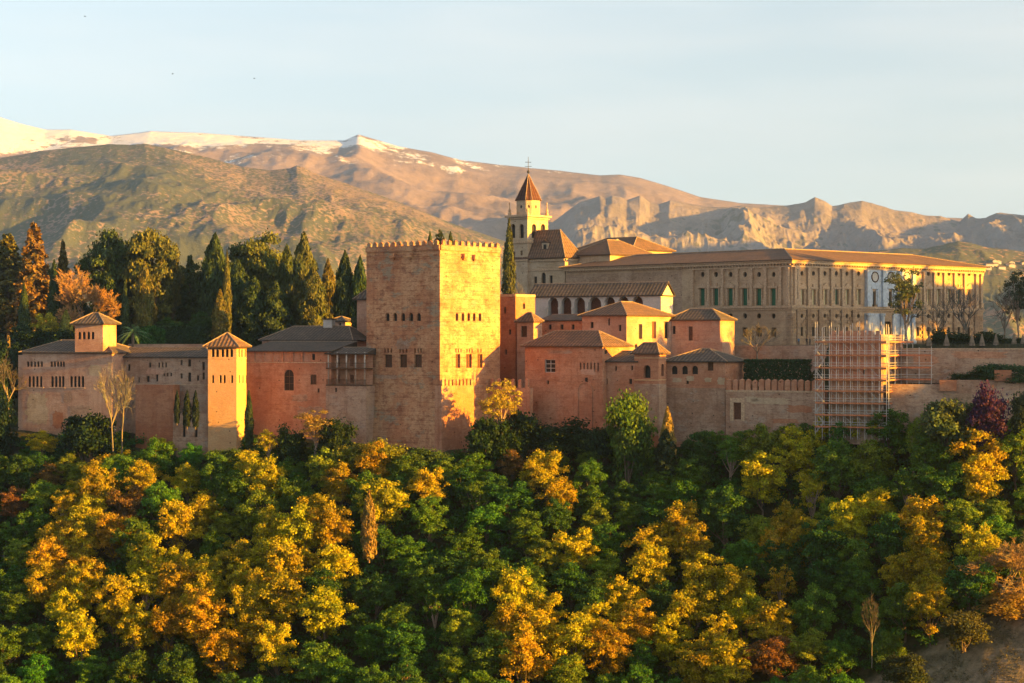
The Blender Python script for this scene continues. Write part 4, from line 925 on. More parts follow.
# ---------------- foliage kit ----------------
def quads_mesh(name,Pn,A,B,mat):
    n=len(Pn); v=np.empty((n,4,3),np.float32); v[:,0]=Pn-A-B; v[:,1]=Pn+A-B*.6; v[:,2]=Pn+A+B; v[:,3]=Pn-A*.6+B
    me=bpy.data.meshes.new(name); me.vertices.add(4*n); me.vertices.foreach_set('co',v.ravel())
    me.loops.add(4*n); me.loops.foreach_set('vertex_index',np.arange(4*n,dtype=np.int32))
    me.polygons.add(n); me.polygons.foreach_set('loop_start',np.arange(0,4*n,4,dtype=np.int32)); me.polygons.foreach_set('loop_total',np.full(n,4,dtype=np.int32))
    me.update(calc_edges=True); me.materials.append(mat); return me
def unit(a): return a/(np.linalg.norm(a,axis=-1,keepdims=True)+1e-9)
def leaves(P,Nn,size,jit=.9,rg=rng):
    n=len(P); nd=unit(Nn+rg.normal(0,jit,(n,3))); t=unit(np.cross(nd,rg.normal(0,1,(n,3)))); b=np.cross(nd,t)
    s=size*rg.uniform(.6,1.3,(n,1)); return t*s,b*s*.75
def crown_from_clumps(name,cen,rad,per,size,mat,flat=.85,rg=rng):
    P=[];Nn=[]
    for c,r in zip(cen,rad):
        k=int(per*(r/1.2)**1.6)+20; d=unit(rg.normal(0,1,(k,3))); d[:,2]=np.where(d[:,2]<-.3,-d[:,2]*.6,d[:,2])
        rr=r*np.abs(rg.normal(.88,.27,(k,1)))*(1+.22*np.sin(d[:,:1]*7+c[0])*np.cos(d[:,1:2]*6+c[1]))
        q=d*rr; q[:,2]*=flat; P.append(c+q); Nn.append(d)
    P=np.vstack(P);Nn=np.vstack(Nn); A,B=leaves(P,Nn,size,.7,rg); return quads_mesh(name,P,A,B,mat)
def trunk_mesh(name,pts_list,mat):
    m=MB()
    for pts,rs in pts_list: m.tube(pts,rs,6)
    o=m.build(name,mat); me=o.data; bpy.data.objects.remove(o); return me
def decid(H,Rw,seed,ncl=34,per=150,size=.2,base=.38,flat=1.05,leafm='leaf',bark='bark',top=0,rr=(.65,1.25)):
    rk=rr; tr=0
    rg=np.random.default_rng(seed); cen=[];rad=[]; zc=H*(base+1)/2; hz=H*(1-base)/2
    while len(cen)<ncl:
        d=unit(rg.normal(0,1,3)); q_=rg.uniform(.0,.92)**.7
        p=d*q_*np.array((Rw,Rw,hz)); 
        if p[2]<-hz*.55 and rg.random()<.6: continue
        r=rg.uniform(*rk)*(Rw/3.8)
        tr=tr+1 if cen else 0
        if cen and tr<3000 and min(np.linalg.norm(p-q) for q in cen)<.75*r: continue
        cen.append(p); rad.append(r)
    cen=[c+np.array((0,0,zc)) for c in cen]
    cm=crown_from_clumps('crown',cen,rad,per,size,M[leafm],flat,rg)
    tp=[([(0,0,-.8),(rg.normal(0,.15),rg.normal(0,.15),H*base*.6),(rg.normal(0,.3),rg.normal(0,.3),H*base*1.15),(0,0,zc+hz*.3)],[.24,.18,.14,.05])]
    for c in cen[::2][:14]:
        s=np.array((0,0,H*base*rg.uniform(.7,1.3))); mid=(s+c)/2+np.array((0,0,-.3)); tp.append(([s,mid,c],[.09,.06,.02]))
    return cm,trunk_mesh('trunk',tp,M[bark])
def spindle(H,Rw,seed,n=5200,size=.2,pt=.35,lump=.16,base=.03,mat='needle'):
    rg=np.random.default_rng(seed); t=rg.uniform(0,1,n)**.85; a=rg.uniform(0,2*math.pi,n)
    prof=np.where(t<pt,(.72+.28*np.sin(t/pt*math.pi/2)),np.cos((t-pt)/(1-pt)*math.pi/2)**.8)
    r=Rw*prof*(1+lump*np.sin(a*3+t*19+seed)+lump*.7*np.sin(a*5-t*31+2*seed))*rg.uniform(.72,1.04,n)
    P=np.stack([r*np.cos(a),r*np.sin(a),H*(base+(1-base)*t)+rg.normal(0,.12,n)],1); Nn=np.stack([np.cos(a),np.sin(a),.5+0*a],1)
    A,B=leaves(P,Nn,size,.5,rg); B=B*1.0; B[:,2]+=size*.7
    return quads_mesh('crown',P,A*.6,B,M[mat]),trunk_mesh('trunk',[([(0,0,-.5),(0,0,H*.8)],[.22,.04])],M['bark'])
def cedar(H,Rw,seed,n=9000,size=.26,mat='needle'):
    rg=np.random.default_rng(seed); P=[];Nn=[];tp=[([(0,0,-.5),(0,0,H*.96)],[.35,.05])]
    nb=70
    for i in range(nb):
        t=(i/nb)**.9; z=H*(.18+.8*t); L=Rw*(1-t)**.75*rg.uniform(.65,1.1)+.3; a=i*2.4+rg.normal(0,.3); k=int(n/nb*(L/Rw*1.5+.3))
        s=rg.uniform(.15,1,k)**.8; w=rg.normal(0,.28,k)*L*s*.6
        d=np.array((math.cos(a),math.sin(a))); e=np.array((-d[1],d[0]))
        xy=s[:,None]*L*d+w[:,None]*e; zz=z+s*L*.12-(s**2)*L*.18+rg.normal(0,.18,k)
        P.append(np.column_stack([xy,zz])); Nn.append(np.tile((d[0]*.4,d[1]*.4,.8),(k,1))); tp.append(([(0,0,z-.2),(d[0]*L*.8,d[1]*L*.8,z)],[.08,.02]))
    P=np.vstack(P);Nn=np.vstack(Nn);A,B=leaves(P,Nn,size,.6,rg); return quads_mesh('crown',P,A,B,M[mat]),trunk_mesh('trunk',tp,M['bark'])
def bare(H,Rw,seed,levels=5,mat='twig',up=.6,r0=.2,fork=3):
    rg=np.random.default_rng(seed); segs=[];tw=[]
    def grow(p,d,L,r,lv):
        q=p+d*L*.5+rg.normal(0,.05*L,3); e=q+unit(d+rg.normal(0,.12,3))*L*.5
        (segs if lv<2 else tw).append(([p,q,e],[r,r*.8,r*.6],5 if lv<2 else 3))
        if lv>=levels: return
        for k in range(fork if lv else fork+2):
            nd=unit(d*(.7+up*.5)+rg.normal(0,.55,3)*np.array((1,1,.5))+np.array((0,0,.12)))
            s=p+(e-p)*rg.uniform(.45,1); grow(s,nd,L*rg.uniform(.55,.8),r*.55,lv+1)
    grow(np.zeros(3),np.array((0,0,1.)),H*.34,r0,0)
    mt=MB()
    for a,b,n_ in segs: mt.tube(a,b,n_,False)
    mc=MB()
    for a,b,n_ in tw: mc.tube(a,[max(x,.016) for x in b],n_,False)
    # normalise to H, Rw
    def fin(m,nm,mat_):
        V=np.array(m.v); return V
    V=np.array(mc.v); zt=V[:,2].max(); w=np.percentile(np.hypot(V[:,0],V[:,1]),96); sc=np.array((Rw/w,Rw/w,H/zt))
    mt.v=[tuple(np.array(p)*sc) for p in mt.v]; mc.v=[tuple(np.array(p)*sc) for p in mc.v]
    a=mc.build('crown',M[mat]); b=mt.build('trunk',M['twig']); ma,mb_=a.data,b.data; bpy.data.objects.remove(a); bpy.data.objects.remove(b); return ma,mb_
def plant(name,label,cat,meshes,loc,scale=(1,1,1),rot=0,color=(.06,.1,.02),group=None,trunkc=(.16,.12,.09)):
    t=bpy.data.objects.new(name,None); COL.objects.link(t); t.location=tuple(map(float,loc)); t.scale=scale; t.rotation_euler=(0,0,rot)
    t['label']=label; t['category']=cat; t['kind']='thing'
    if group:t['group']=group
    for nm,me,c in (('crown',meshes[0],color),('trunk',meshes[1],trunkc)):
        if me is None: continue
        o=bpy.data.objects.new(nm,me); COL.objects.link(o); o.parent=t; o.color=tuple(c)+(1,)
    return t
GREEN=(.098,.185,.018); DKGREEN=(.052,.11,.018); SUN_YEL=(.48,.355,.012); OLIVE=(.22,.26,.02); CYP=(.035,.055,.014); PINE=(.06,.075,.018); RUST=(.42,.20,.06)  # the yellow holds the canopy's sunlight in its leaf colour
# library at unit proportions (real metres, scaled a little per copy)
DEC=[decid(11,4.0,100+i,ncl=64+5*(i%4),per=330,size=.135,base=.14+.04*(i%3),rr=(.5,.95)) for i in range(8)]
PIN=[decid(16,5.5,200+i,ncl=60,per=300,size=.2,base=.22,flat=.75,leafm='needle') for i in range(3)]
CYPM=[spindle(12,1.3,300+i,lump=.12+.05*i) for i in range(3)]
BRO=[spindle(14,2.6,320+i,n=11000,size=.24,pt=.42,lump=.18) for i in range(3)]
CONE=[spindle(6,1.3,340+i,n=3600,size=.15,pt=.12,lump=.06) for i in range(2)]
CED=[cedar(20,5.0,360+i) for i in range(3)]
BARE=[bare(11,4,400+i) for i in range(2)]; BARER=[bare(10,6,410+i,levels=6,up=.25,fork=4) for i in range(1)]
BUSH=[decid(3.6,2.1,500+i,ncl=46,per=420,size=.10,base=-.35,rr=(.9,1.6)) for i in range(3)]
THIN=[decid(11,3.0,600+i,ncl=60,per=150,size=.11,rr=(.5,.9),base=.35,bark='barkpale') for i in range(3)]
def put(kind,px,ytop,ybase,wpx,Y,name,label,cat='tree',color=CYP,idx=0,group=None,rot=None):
    lib,H,Rw=kind; me=lib[idx%len(lib)]; z0=pz(ybase,Y); z1=pz(ytop,Y); w=wpx*Y/F/2
    return plant(name,label,cat,me,(px2(px,Y),Y,z0),(w/Rw,w/Rw,(z1-z0)/H),random.uniform(0,6.28) if rot is None else rot,color,group)
kD=(DEC,11.0,4.2);kP=(PIN,16.0,6.1);kC=(CYPM,12.,1.35);kB=(BRO,14.,2.75);kN=(CONE,6.,1.3);kE=(CED,20.,5.);kBa=(BARE,11.,4.);kBr=(BARER,10.,6.);kU=(BUSH,3.6,2.2);kT=(THIN,11.,3.1)
gG='trees of the palace gardens'
L=[ # kind, px, ytop, ybase, w, Y, name, label, color (sunlight painted into the lit ones), idx
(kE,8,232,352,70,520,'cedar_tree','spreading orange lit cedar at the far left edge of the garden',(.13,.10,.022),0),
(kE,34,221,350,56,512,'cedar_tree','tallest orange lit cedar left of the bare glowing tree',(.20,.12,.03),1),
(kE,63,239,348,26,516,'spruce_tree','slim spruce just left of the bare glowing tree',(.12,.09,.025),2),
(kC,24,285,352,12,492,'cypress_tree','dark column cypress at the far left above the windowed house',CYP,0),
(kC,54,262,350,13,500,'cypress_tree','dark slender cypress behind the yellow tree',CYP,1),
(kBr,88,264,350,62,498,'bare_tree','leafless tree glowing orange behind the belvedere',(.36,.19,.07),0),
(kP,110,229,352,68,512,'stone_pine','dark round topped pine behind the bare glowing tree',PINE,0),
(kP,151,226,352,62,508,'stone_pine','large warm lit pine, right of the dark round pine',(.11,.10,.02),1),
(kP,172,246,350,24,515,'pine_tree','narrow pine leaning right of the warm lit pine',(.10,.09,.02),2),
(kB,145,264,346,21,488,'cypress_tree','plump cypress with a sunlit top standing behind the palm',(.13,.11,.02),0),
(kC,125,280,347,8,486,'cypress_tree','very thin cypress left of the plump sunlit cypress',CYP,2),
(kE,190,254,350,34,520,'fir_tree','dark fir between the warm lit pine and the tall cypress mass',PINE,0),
(kD,44,314,352,32,480,'sun_yellow_tree','round bright yellow tree behind the far left house roof',(.40,.28,.02),1),
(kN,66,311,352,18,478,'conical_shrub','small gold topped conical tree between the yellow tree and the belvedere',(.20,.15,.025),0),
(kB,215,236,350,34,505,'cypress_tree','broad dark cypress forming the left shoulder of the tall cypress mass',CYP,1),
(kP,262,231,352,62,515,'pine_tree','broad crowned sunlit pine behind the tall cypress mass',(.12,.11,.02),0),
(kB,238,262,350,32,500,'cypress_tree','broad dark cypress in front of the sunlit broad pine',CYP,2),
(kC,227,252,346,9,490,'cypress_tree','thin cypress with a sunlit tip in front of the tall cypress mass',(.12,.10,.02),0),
(kC,220,291,350,16,482,'cypress_tree','short pointed cypress tinted sunlit orange just above the ochre tower',(.17,.13,.025),1),
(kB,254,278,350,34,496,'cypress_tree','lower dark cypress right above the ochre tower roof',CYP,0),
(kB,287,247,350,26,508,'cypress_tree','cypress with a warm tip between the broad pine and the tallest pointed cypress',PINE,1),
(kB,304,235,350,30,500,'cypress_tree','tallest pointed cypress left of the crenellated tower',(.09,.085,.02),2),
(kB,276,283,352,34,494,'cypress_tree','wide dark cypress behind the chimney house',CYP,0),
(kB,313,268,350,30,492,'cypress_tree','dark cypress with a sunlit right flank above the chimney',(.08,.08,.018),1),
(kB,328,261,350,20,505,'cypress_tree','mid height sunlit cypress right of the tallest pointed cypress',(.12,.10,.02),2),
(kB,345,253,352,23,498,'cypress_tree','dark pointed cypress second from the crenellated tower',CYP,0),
(kB,360,258,352,20,496,'cypress_tree','dark pointed cypress touching the left edge of the crenellated tower',CYP,1),
(kC,357,300,352,12,462,'cypress_tree','low dark cypress beside the half hidden house',CYP,2),
(kD,203,312,352,34,484,'green_tree','rounded mid green tree beside the short pointed cypress',(.05,.09,.02),2),
(kD,172,318,352,40,488,'green_tree','dark rounded tree behind the palm, above the garden wall',DKGREEN,3),
(kU,150,322,352,30,478,'garden_shrub','dark clipped shrub just right of the palm',DKGREEN,0),
(kP,14,262,352,60,540,'pine_tree','big shadowy pine behind the cedars at the far left',PINE,2),
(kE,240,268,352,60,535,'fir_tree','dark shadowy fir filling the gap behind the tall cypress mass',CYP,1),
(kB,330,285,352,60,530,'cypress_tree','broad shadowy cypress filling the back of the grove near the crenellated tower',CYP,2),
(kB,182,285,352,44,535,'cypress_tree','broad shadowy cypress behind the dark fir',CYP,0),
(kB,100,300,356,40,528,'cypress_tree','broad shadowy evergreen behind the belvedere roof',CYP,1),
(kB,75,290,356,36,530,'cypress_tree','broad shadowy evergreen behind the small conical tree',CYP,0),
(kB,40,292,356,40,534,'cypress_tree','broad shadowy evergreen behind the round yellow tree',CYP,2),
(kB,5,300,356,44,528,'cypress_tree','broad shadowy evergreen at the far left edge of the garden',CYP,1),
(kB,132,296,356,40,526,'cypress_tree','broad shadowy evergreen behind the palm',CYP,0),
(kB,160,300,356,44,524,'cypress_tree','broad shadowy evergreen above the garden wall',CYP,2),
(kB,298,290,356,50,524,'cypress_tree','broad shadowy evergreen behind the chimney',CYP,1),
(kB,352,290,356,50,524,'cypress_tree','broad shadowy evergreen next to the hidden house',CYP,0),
(kU,-3,340,404,38,462,'dark_bush','upper dark bush on the bank at the left picture edge',(.02,.045,.018),2),
(kBa,10,350,420,40,455,'bare_tree','brown leafless tree on the bank at the left picture edge',(.10,.07,.06),0),
(kU,60,326,356,40,476,'dark_bush','dark bush under the small conical tree',(.02,.04,.012),0),
(kU,30,326,356,40,477,'dark_bush','dark bush under the round yellow tree',(.02,.04,.012),1),
(kP,132,246,352,50,520,'pine_tree','middle dark pine filling the gap between the two largest pines',PINE,2),
(kP,188,262,352,46,525,'pine_tree','dark bushy pine behind the rounded mid green tree',PINE,1),
(kP,245,246,352,56,522,'pine_tree','dark pine joining the two shoulders of the tall cypress mass',PINE,2),
(kP,296,268,352,50,518,'pine_tree','dark pine behind the tallest pointed cypress',PINE,0),
(kP,52,262,352,50,530,'pine_tree','dark pine behind the glowing bare tree and the slender cypress',PINE,1),
(kU,352,440,470,40,423,'yellow_green_bush','yellow green bush at the left foot of the tallest tower',(.22,.22,.02),0),
(kU,385,442,470,44,421,'yellow_green_bush','yellow green bush under the left face of the tallest tower',(.25,.24,.02),1),
(kU,425,449,474,44,419,'green_bush','green bush right under the near corner of the tallest tower',(.09,.14,.02),2),
(kU,226,446,468,40,431,'green_bush','green bush at the foot of the ochre tower',(.10,.14,.02),0),
(kC,430,232,262,6,470,'cypress_tree','left cypress tip peeping over the crenellated tower',PINE,0),
(kD,440,229,262,11,472,'tree','rounded middle tree top peeping over the crenellated tower',PINE,0),
(kC,450.5,232,262,6,470,'cypress_tree','right cypress tip peeping over the crenellated tower',PINE,1),
(kC,509,222,330,13,500,'cypress_tree','tall lone cypress standing in front of the bell tower',(.075,.075,.018),1),
(kBa,516,276,330,22,498,'bare_tree','small grey leafless tree at the foot of the church',(.16,.14,.13),0),
(kBa,757,322,365,44,452,'bare_tree','leafless tree in front of the palace windows',(.09,.07,.055),1),
(kT,905,265,350,44,447,'thin_leaved_tree','airy half leafed tree before the right palace facade',(.10,.115,.05),0),
(kBa,908,272,350,40,450,'bare_tree','grey leafless tree tangled with the airy half leafed tree',(.12,.11,.09),0),
(kBa,968,282,350,50,446,'bare_tree','dark leafless tree before the right end of the palace',(.10,.08,.07),1),
(kBa,938,296,350,30,446,'bare_tree','thin leafless tree between the airy tree and the palace end',(.11,.09,.075),1),
(kBa,1003,278,350,52,444,'bare_tree','brown leafless tree right of the palace near the picture edge',(.12,.085,.07),0),
(kT,1018,272,350,34,448,'thin_leaved_tree','tall dark thin leaved tree at the right picture edge',(.05,.06,.03),1),
(kU,950,331,350,44,436,'round_bush','large dark rounded bush behind the second parasol',(.02,.04,.012),1),
(kU,988,332,350,40,437,'round_bush','dark bush behind the middle parasols',(.02,.04,.012),2),
(kU,1014,336,350,30,437,'round_bush','dark low bush behind the two right parasols',(.02,.04,.012),0),
(kU,935,360,381,34,417,'dark_bush','dark bush between scaffolding and retaining wall',(.02,.05,.015),0),
(kU,966,372,384,30,404,'low_shrub','low spreading shrub at the foot of the retaining wall',(.03,.06,.02),1),
(kU,990,364,382,36,402,'low_shrub','green shrub at the retaining wall below the middle parasols',(.04,.085,.03),2),
(kU,1016,362,382,40,401,'low_shrub','green shrub at the retaining wall by the right picture edge',(.045,.09,.035),0),
# in front of the walls
(kBa,113,352,452,36,437,'bare_poplar','tall grey leafless poplar in front of the windowed house',(.17,.14,.12),0),
(kBa,122,362,454,34,439,'bare_poplar','second grey leafless poplar, just right of the tallest one',(.15,.12,.10),1),
(kU,88,408,452,56,441,'dark_bush','big dark evergreen bush at the foot of the windowed house',(.018,.04,.015),0),
(kD,42,430,460,34,443,'sun_yellow_tree','yellow tree below the far left corner of the windowed house',SUN_YEL,0),
(kU,-4,400,456,44,450,'dark_bush','dark bush at the left picture edge beside the windowed house',(.02,.045,.018),1),
(kT,315,408,458,46,428,'orange_tree','thinly leaved tree tinted sunlit orange in front of the red range',(.34,.19,.055),0),
(kU,338,420,462,40,428,'dark_bush','dark bush between the thin orange tree and the tallest tower',(.018,.04,.012),2),
(kU,291,428,462,30,430,'dark_bush','dark bush left of the thin orange tree',(.03,.055,.015),1),
(kT,268,430,468,26,430,'sun_yellow_tree','small yellow tree beside the foot of the ochre tower',SUN_YEL,1),
(kC,249,392,450,9,434,'climbing_ivy','ivy clump growing up beside the ochre tower',(.03,.05,.015),0),
(kT,501,379,450,46,423,'orange_tree','glowing orange tree at the foot of the low crenellated wall',(.42,.26,.04),2),
(kU,487,412,458,44,421,'dark_bush','dark bush under the glowing orange tree',(.018,.042,.012),0),
(kU,520,412,452,46,424,'dark_bush','dark bush right of the glowing orange tree',(.02,.045,.015),2),
(kU,562,421,452,60,424,'dark_bush','long dark bush at the foot of the big red hall',(.02,.042,.014),1),
(kU,598,424,456,46,421,'dark_bush','dark bush left of the green topped tree',(.02,.045,.014),0),
(kU,627,394,460,50,417,'green_tree','round tree with a sunlit yellow green top before the low roofed bay',(.13,.17,.022),5),
(kN,667.5,409,462,17,412,'conical_cypress','pointed cypress tinted sunlit gold below the square lookout turret',(.30,.18,.035),0),
(kC,666,430,478,20,411,'dark_cypress','dark cypress base behind the pointed sun-tinted cypress',(.02,.035,.012),2),
(kC,369,492,560,15,385,'conical_cypress','pointed cypress tinted sunlit gold brown, alone in the middle of the wood',(.24,.145,.035),1),
(kU,947,393,440,58,391,'olive_tree','hazy olive green tree in front of the outer wall',(.10,.12,.04),3),
(kU,990,388,444,46,389,'purple_tree','purple flowering judas tree by the outer wall',(.07,.022,.075),1),
(kU,1024,392,440,30,388,'olive_tree','grey green tree at the right picture edge by the outer wall',(.08,.09,.035),2),
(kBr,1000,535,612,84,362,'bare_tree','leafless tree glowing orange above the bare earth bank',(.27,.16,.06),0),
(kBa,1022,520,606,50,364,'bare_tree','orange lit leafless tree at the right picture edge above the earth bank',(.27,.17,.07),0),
(kBa,872,590,668,20,352,'bare_tree','pale leafless trunk standing in the dark gap of the lower wood',(.11,.075,.055),1),
(kU,1006,592,612,60,360,'orange_shrub','orange lit shrub on the rim of the bare earth bank',(.30,.16,.04),1),
(kU,962,612,640,50,356,'low_shrub','brownish scrub along the edge of the bare earth bank',(.10,.09,.03),2),
(kU,905,650,683,44,350,'low_shrub','dark scrub at the lower left rim of the earth bank',(.05,.06,.02),0),
]
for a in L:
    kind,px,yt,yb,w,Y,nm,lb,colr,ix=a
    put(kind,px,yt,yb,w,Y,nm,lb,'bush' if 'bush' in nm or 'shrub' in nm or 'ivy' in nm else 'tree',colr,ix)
# cypress columns in the ruin recess
for i,(x,y0,y1) in enumerate(((177,391,410),(187,391,414),(195.5,391,414))):
    put(kC,x,y0,y1+14,[6,8,7][i],434,'small_cypress',['leftmost of three clipped dark cypresses beside the ochre tower','middle and widest of three clipped dark cypresses beside the ochre tower','rightmost of three clipped dark cypresses beside the ochre tower'][i],'tree',(.012,.022,.01),i,'clipped cypresses')
# palm
PX,PY=px2(133,464),464.; pz0=pz(356,PY); pt=pz(333,PY)
t=thing('palm_tree','palm tree with arching fronds between the belvedere and the garden wall','palm tree',(PX,PY,pz0))
m=MB(); m.tube([(PX,PY,pz0-1),(PX,PY,pt)],[.35,.28],8); m.build('trunk',M['bark'],t)
for k in range(34):
    a=k*2.399; el=random.uniform(-.15,1.25); Lf=random.uniform(3.6,4.9); m=MB(); pts=[]
    for s in np.linspace(0,1,8): pts.append(np.array((PX+math.cos(a)*math.cos(el)*Lf*s,PY+math.sin(a)*math.cos(el)*Lf*s,pt+math.sin(el)*Lf*s-2.4*s*s)))
    e=np.array((-math.sin(a),math.cos(a),0))
    for i in range(7):
        w0=.5*math.sin(math.pi*(i/7*.85+.12)); 
        for sg in (-1,1):
            for q in range(3):
                p=pts[i]+(pts[i+1]-pts[i])*q/3; p2=pts[i]+(pts[i+1]-pts[i])*(q+.7)/3; tip=p2+e*sg*w0*1.2+(pts[i+1]-pts[i])*.4-UP*.12
                m.poly([p,p2,tip])
    o=m.build('frond',M['needle'],t); o.color=(.15,.22,.07,1)
# hedge
def leafbox(name,label,c,ax,ay,az,n,col,size=.16):
    P=[];Nn=[]
    for d,(u,v) in ((ay*-1,(ax,az)),(ay,(ax,az)),(az,(ax,ay)),(ax,(ay,az)),(ax*-1,(ay,az))):
        k=int(n*(np.linalg.norm(u)*np.linalg.norm(v))/60); s=rng.uniform(-1,1,(k,1)); q=rng.uniform(-1,1,(k,1)); P.append(c+d*rng.uniform(.8,1.02,(k,1))+u*s+v*q); Nn.append(np.tile(d/np.linalg.norm(d),(k,1)))
    P=np.vstack(P);Nn=np.vstack(Nn);A,B=leaves(P,Nn,size,.6); o=bpy.data.objects.new(name,quads_mesh(name,P,A,B,M['needle'])); COL.objects.link(o); o.color=tuple(col)+(1,); tag(o,label,'hedge'); return o
hw=Wall(np.array((px2(808,421),421.)),dL(27),1,-dR(27)); hl=hw.u(744)
leafbox('clipped_hedge','dark clipped hedge behind the crenellated wall',hw.at(hl/2,(pz(361,424)+pz(380,424))/2,-1),v3(hw.d,0)*hl/2,v3(hw.n,0)*1.2,UP*2.2,9000,(.022,.05,.014))
leafbox('garden_hedge','dark clipped hedge behind the garden wall right of the palm',np.array((px2(172,482),482.,pz(336,482))),np.array((8.,-1.5,0)),np.array((.2,1.,0)),UP*2.2,9000,(.022,.045,.014))

# ---------------- the wood on the slope ----------------
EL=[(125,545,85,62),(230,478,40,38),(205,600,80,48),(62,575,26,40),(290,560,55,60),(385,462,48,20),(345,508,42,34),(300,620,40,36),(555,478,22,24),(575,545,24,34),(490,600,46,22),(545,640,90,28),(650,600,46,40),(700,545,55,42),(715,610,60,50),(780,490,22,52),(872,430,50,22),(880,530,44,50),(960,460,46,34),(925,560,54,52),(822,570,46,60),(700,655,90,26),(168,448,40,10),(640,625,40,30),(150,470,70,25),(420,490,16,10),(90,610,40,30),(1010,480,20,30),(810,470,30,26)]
def lit(px,py): return max(1.3-math.hypot((px-a)/c,(py-b)/d) for a,b,c,d in EL)  # map of sunlit canopy patches, picks leaf colour and height
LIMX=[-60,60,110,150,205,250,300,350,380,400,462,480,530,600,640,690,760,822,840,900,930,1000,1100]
LIMY=[452,452,455,436,446,452,446,448,442,456,458,452,446,440,448,432,426,420,406,406,414,420,422]
pts=[]; tries=0; rs=random.Random(21)
while tries<60000 and len(pts)<300:
    tries+=1; x=rs.uniform(-118,122); Y=rs.uniform(338,452); fy=float(np.interp(x,FX,FY))
    if Y>fy-3.2: continue
    z=float(ground(x,Y)); px,py=proj((x,Y,z))
    if not(-30<px<1054) or py>735: continue
    if px>868 and py>683-(px-880)*.60+2: continue
    if any((x-a)**2+((Y-b)*1.25)**2<5.75**2 for a,b,*_ in pts): continue
    pts.append((x,Y,z,px,py))
print('forest',len(pts),'tries',tries)
info=[]
for x,Y,z,px,py in pts:
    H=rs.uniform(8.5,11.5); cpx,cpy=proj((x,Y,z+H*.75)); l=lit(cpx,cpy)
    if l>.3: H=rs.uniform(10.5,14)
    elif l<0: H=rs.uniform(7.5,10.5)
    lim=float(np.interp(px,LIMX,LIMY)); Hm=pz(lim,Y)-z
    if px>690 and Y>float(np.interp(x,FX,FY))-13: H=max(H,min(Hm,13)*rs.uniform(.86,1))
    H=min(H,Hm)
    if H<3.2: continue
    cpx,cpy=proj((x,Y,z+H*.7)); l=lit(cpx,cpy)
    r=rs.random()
    if l>.3 and r<(.80 if px<640 else .64): c=np.array(SUN_YEL)*rs.uniform(.75,1.1)*np.array((1,rs.uniform(.84,1.12),1)); cn='yellow'  # sunlit patches painted as yellow leaves, half lit ones as olive
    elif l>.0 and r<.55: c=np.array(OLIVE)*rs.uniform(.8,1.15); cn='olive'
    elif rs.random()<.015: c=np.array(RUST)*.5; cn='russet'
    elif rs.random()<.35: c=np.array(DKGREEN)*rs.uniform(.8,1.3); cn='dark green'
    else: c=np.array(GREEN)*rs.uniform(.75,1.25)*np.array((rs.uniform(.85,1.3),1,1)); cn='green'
    info.append([x,Y,z,H,cpx,cpy,c,cn])
LM=[(-99,'below the windowed house',100),(100,'below the brick bastion',200),(200,'below the ochre tower',262),(262,'below the red range',358),(358,'below the tallest tower',470),(470,'below the glowing orange tree',560),(560,'below the big red hall',650),(650,'below the lookout turret',728),(728,'below the stone doorway',815),(815,'below the scaffolding',905),(905,'below the parasols',1150)]
BD=[(0,'top of the wood',478),(478,'upper slope',535),(535,'middle slope',595),(595,'lower slope',650),(650,'bottom picture edge',2000)]
from collections import defaultdict
cells=defaultdict(list)
for t in info:
    lm=next(n for a,n,b in LM if t[4]<b); bd=next(n for a,n,b in BD if t[5]<b); cells[(lm,bd,t[7])].append(t)
ORD=['leftmost','second from left','third from left','fourth from left','fifth from left','sixth from left','seventh from left','eighth from left','ninth from left','tenth from left']
for (lm,bd,cn),ts in cells.items():
    ts.sort(key=lambda t:t[4])
    for k,(x,Y,z,H,cx_,cy_,c,_) in enumerate(ts):
        w=('only' if len(ts)==1 else ORD[min(k,9)])
        lb=f'{w} {cn} tree, {bd}, {lm}'
        big=rs.uniform(.85,1.15); sx=(.55+.52*H/11)*big
        lib=THIN if (rs.random()<.07) else DEC
        plant({'yellow':'sun_yellow_tree','olive':'olive_green_tree','russet':'russet_tree'}.get(cn,'green_tree'),lb,'tree',lib[rs.randrange(len(lib))],(x,Y,z),(sx,sx,H/11),rs.uniform(0,6.28),tuple(c),'trees of the wood on the slope',(.13,.10,.08))
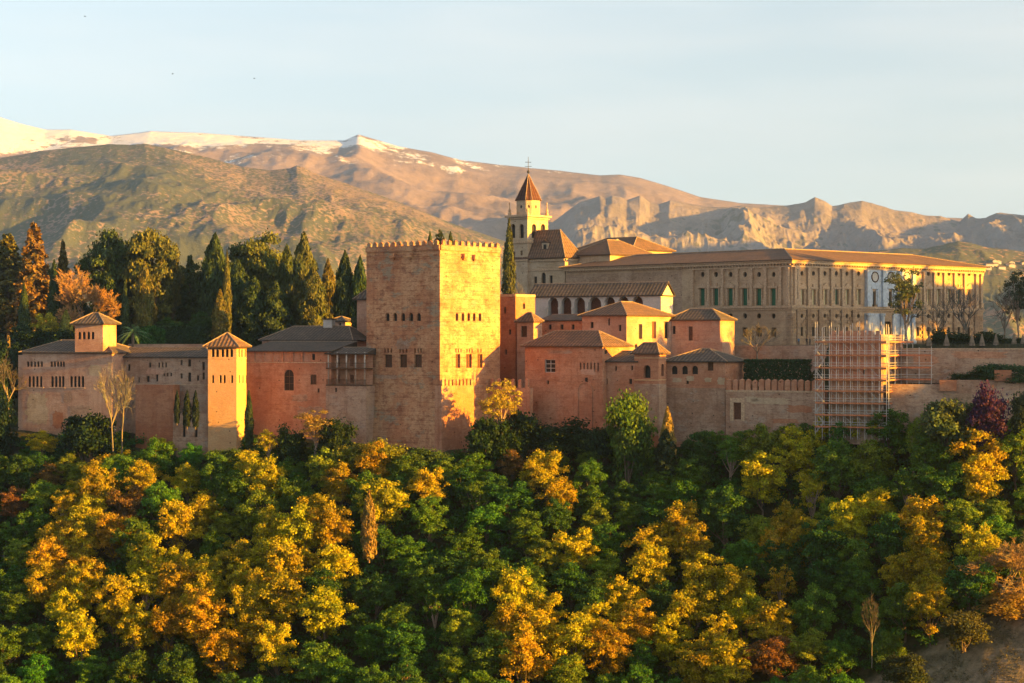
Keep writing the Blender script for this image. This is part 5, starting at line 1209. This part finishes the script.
# thicket: low leafy scrub covering the slope
cx_=[];cr_=[]
for k in range(6500):
    x=rs.uniform(-128,128); Y=rs.uniform(332,455); fy=float(np.interp(x,FX,FY))
    if Y>fy-1.5: continue
    z=float(ground(x,Y)); px,py=proj((x,Y,z))
    if px>858 and py>683-(px-866)*.62: continue
    cx_.append(np.array((x,Y,z+rs.uniform(-.2,1.4 if Y>fy-12 else 3.4)))); cr_.append(rs.uniform(.9,1.9))
um=crown_from_clumps('undergrowth',cx_,cr_,120,.19,M['leaf'],.8)
o=bpy.data.objects.new('undergrowth',um); COL.objects.link(o); o.color=(.055,.125,.018,1); tag(o,'dark green leafy undergrowth between the trees',None,kind='stuff')
# dry tufts on the bare bank
n=60000; x=rng.uniform(60,110,n); Y=rng.uniform(332,368,n); z=ground(x,Y); pxx=512+F*x/Y; pyy=341.5-F*(z-CZ)/Y; k=((pxx>868)&(pyy>683-(pxx-880)*.60)&(vnoise(x/1.6,Y/1.6)+.5*vnoise(x*1.7,Y*1.7)>.72)); x,Y,z=x[k],Y[k],z[k]
P=np.stack([x,Y,z+.1],1); A,B=leaves(P,np.tile((0,0,1.),(len(x),1)),.10,.8)
o=bpy.data.objects.new('dry_grass',quads_mesh('dry_grass',P,A,B,M['leaf'])); COL.objects.link(o); o.color=(.17,.14,.075,1); tag(o,'dry tufts of grass on the bare earth bank',None,kind='stuff')
# ---------------- unseen pines added right of the frame to shade the palace and walls
for i,(x,Y,H) in enumerate(SHADE):
    plant('pine_tree','unseen pine added to shade the palace facade and terrace','tree',PIN[i%3],(x,Y,float(ground(x,Y))-.5),(.9,.9,H/16),i*1.3,PINE,'added shading pines')
# birds
for x,y,w,lb in ((170/2+0,33/2,.9,'leftmost tiny dark bird high in the sky'),(172.7,74,.9,'middle tiny dark bird, just left of the picture centre of the sky'),(254.3,78.5,.8,'rightmost tiny dark bird above the snowy ridge')):
    Y=520.; c=np.array((px2(x,Y),Y,pz(y,Y))); m=MB()
    m.tube([c+np.array((-.28,0,0)),c,c+np.array((.3,.02,.02))],[.02,.07,.03],5)
    for sg in (-1,1):
        m.poly([c+np.array((-.1,0,.02)),c+np.array((.12,0,.02)),c+np.array((.05,sg*.3,.16)),c+np.array((-.05,sg*.62,.10))]); m.poly([c+np.array((-.1,0,.01)),c+np.array((-.05,sg*.62,.09)),c+np.array((.05,sg*.3,.15)),c+np.array((.12,0,.01))])
    o=m.build('bird',M['iron']); tag(o,lb,'bird','birds in the sky')
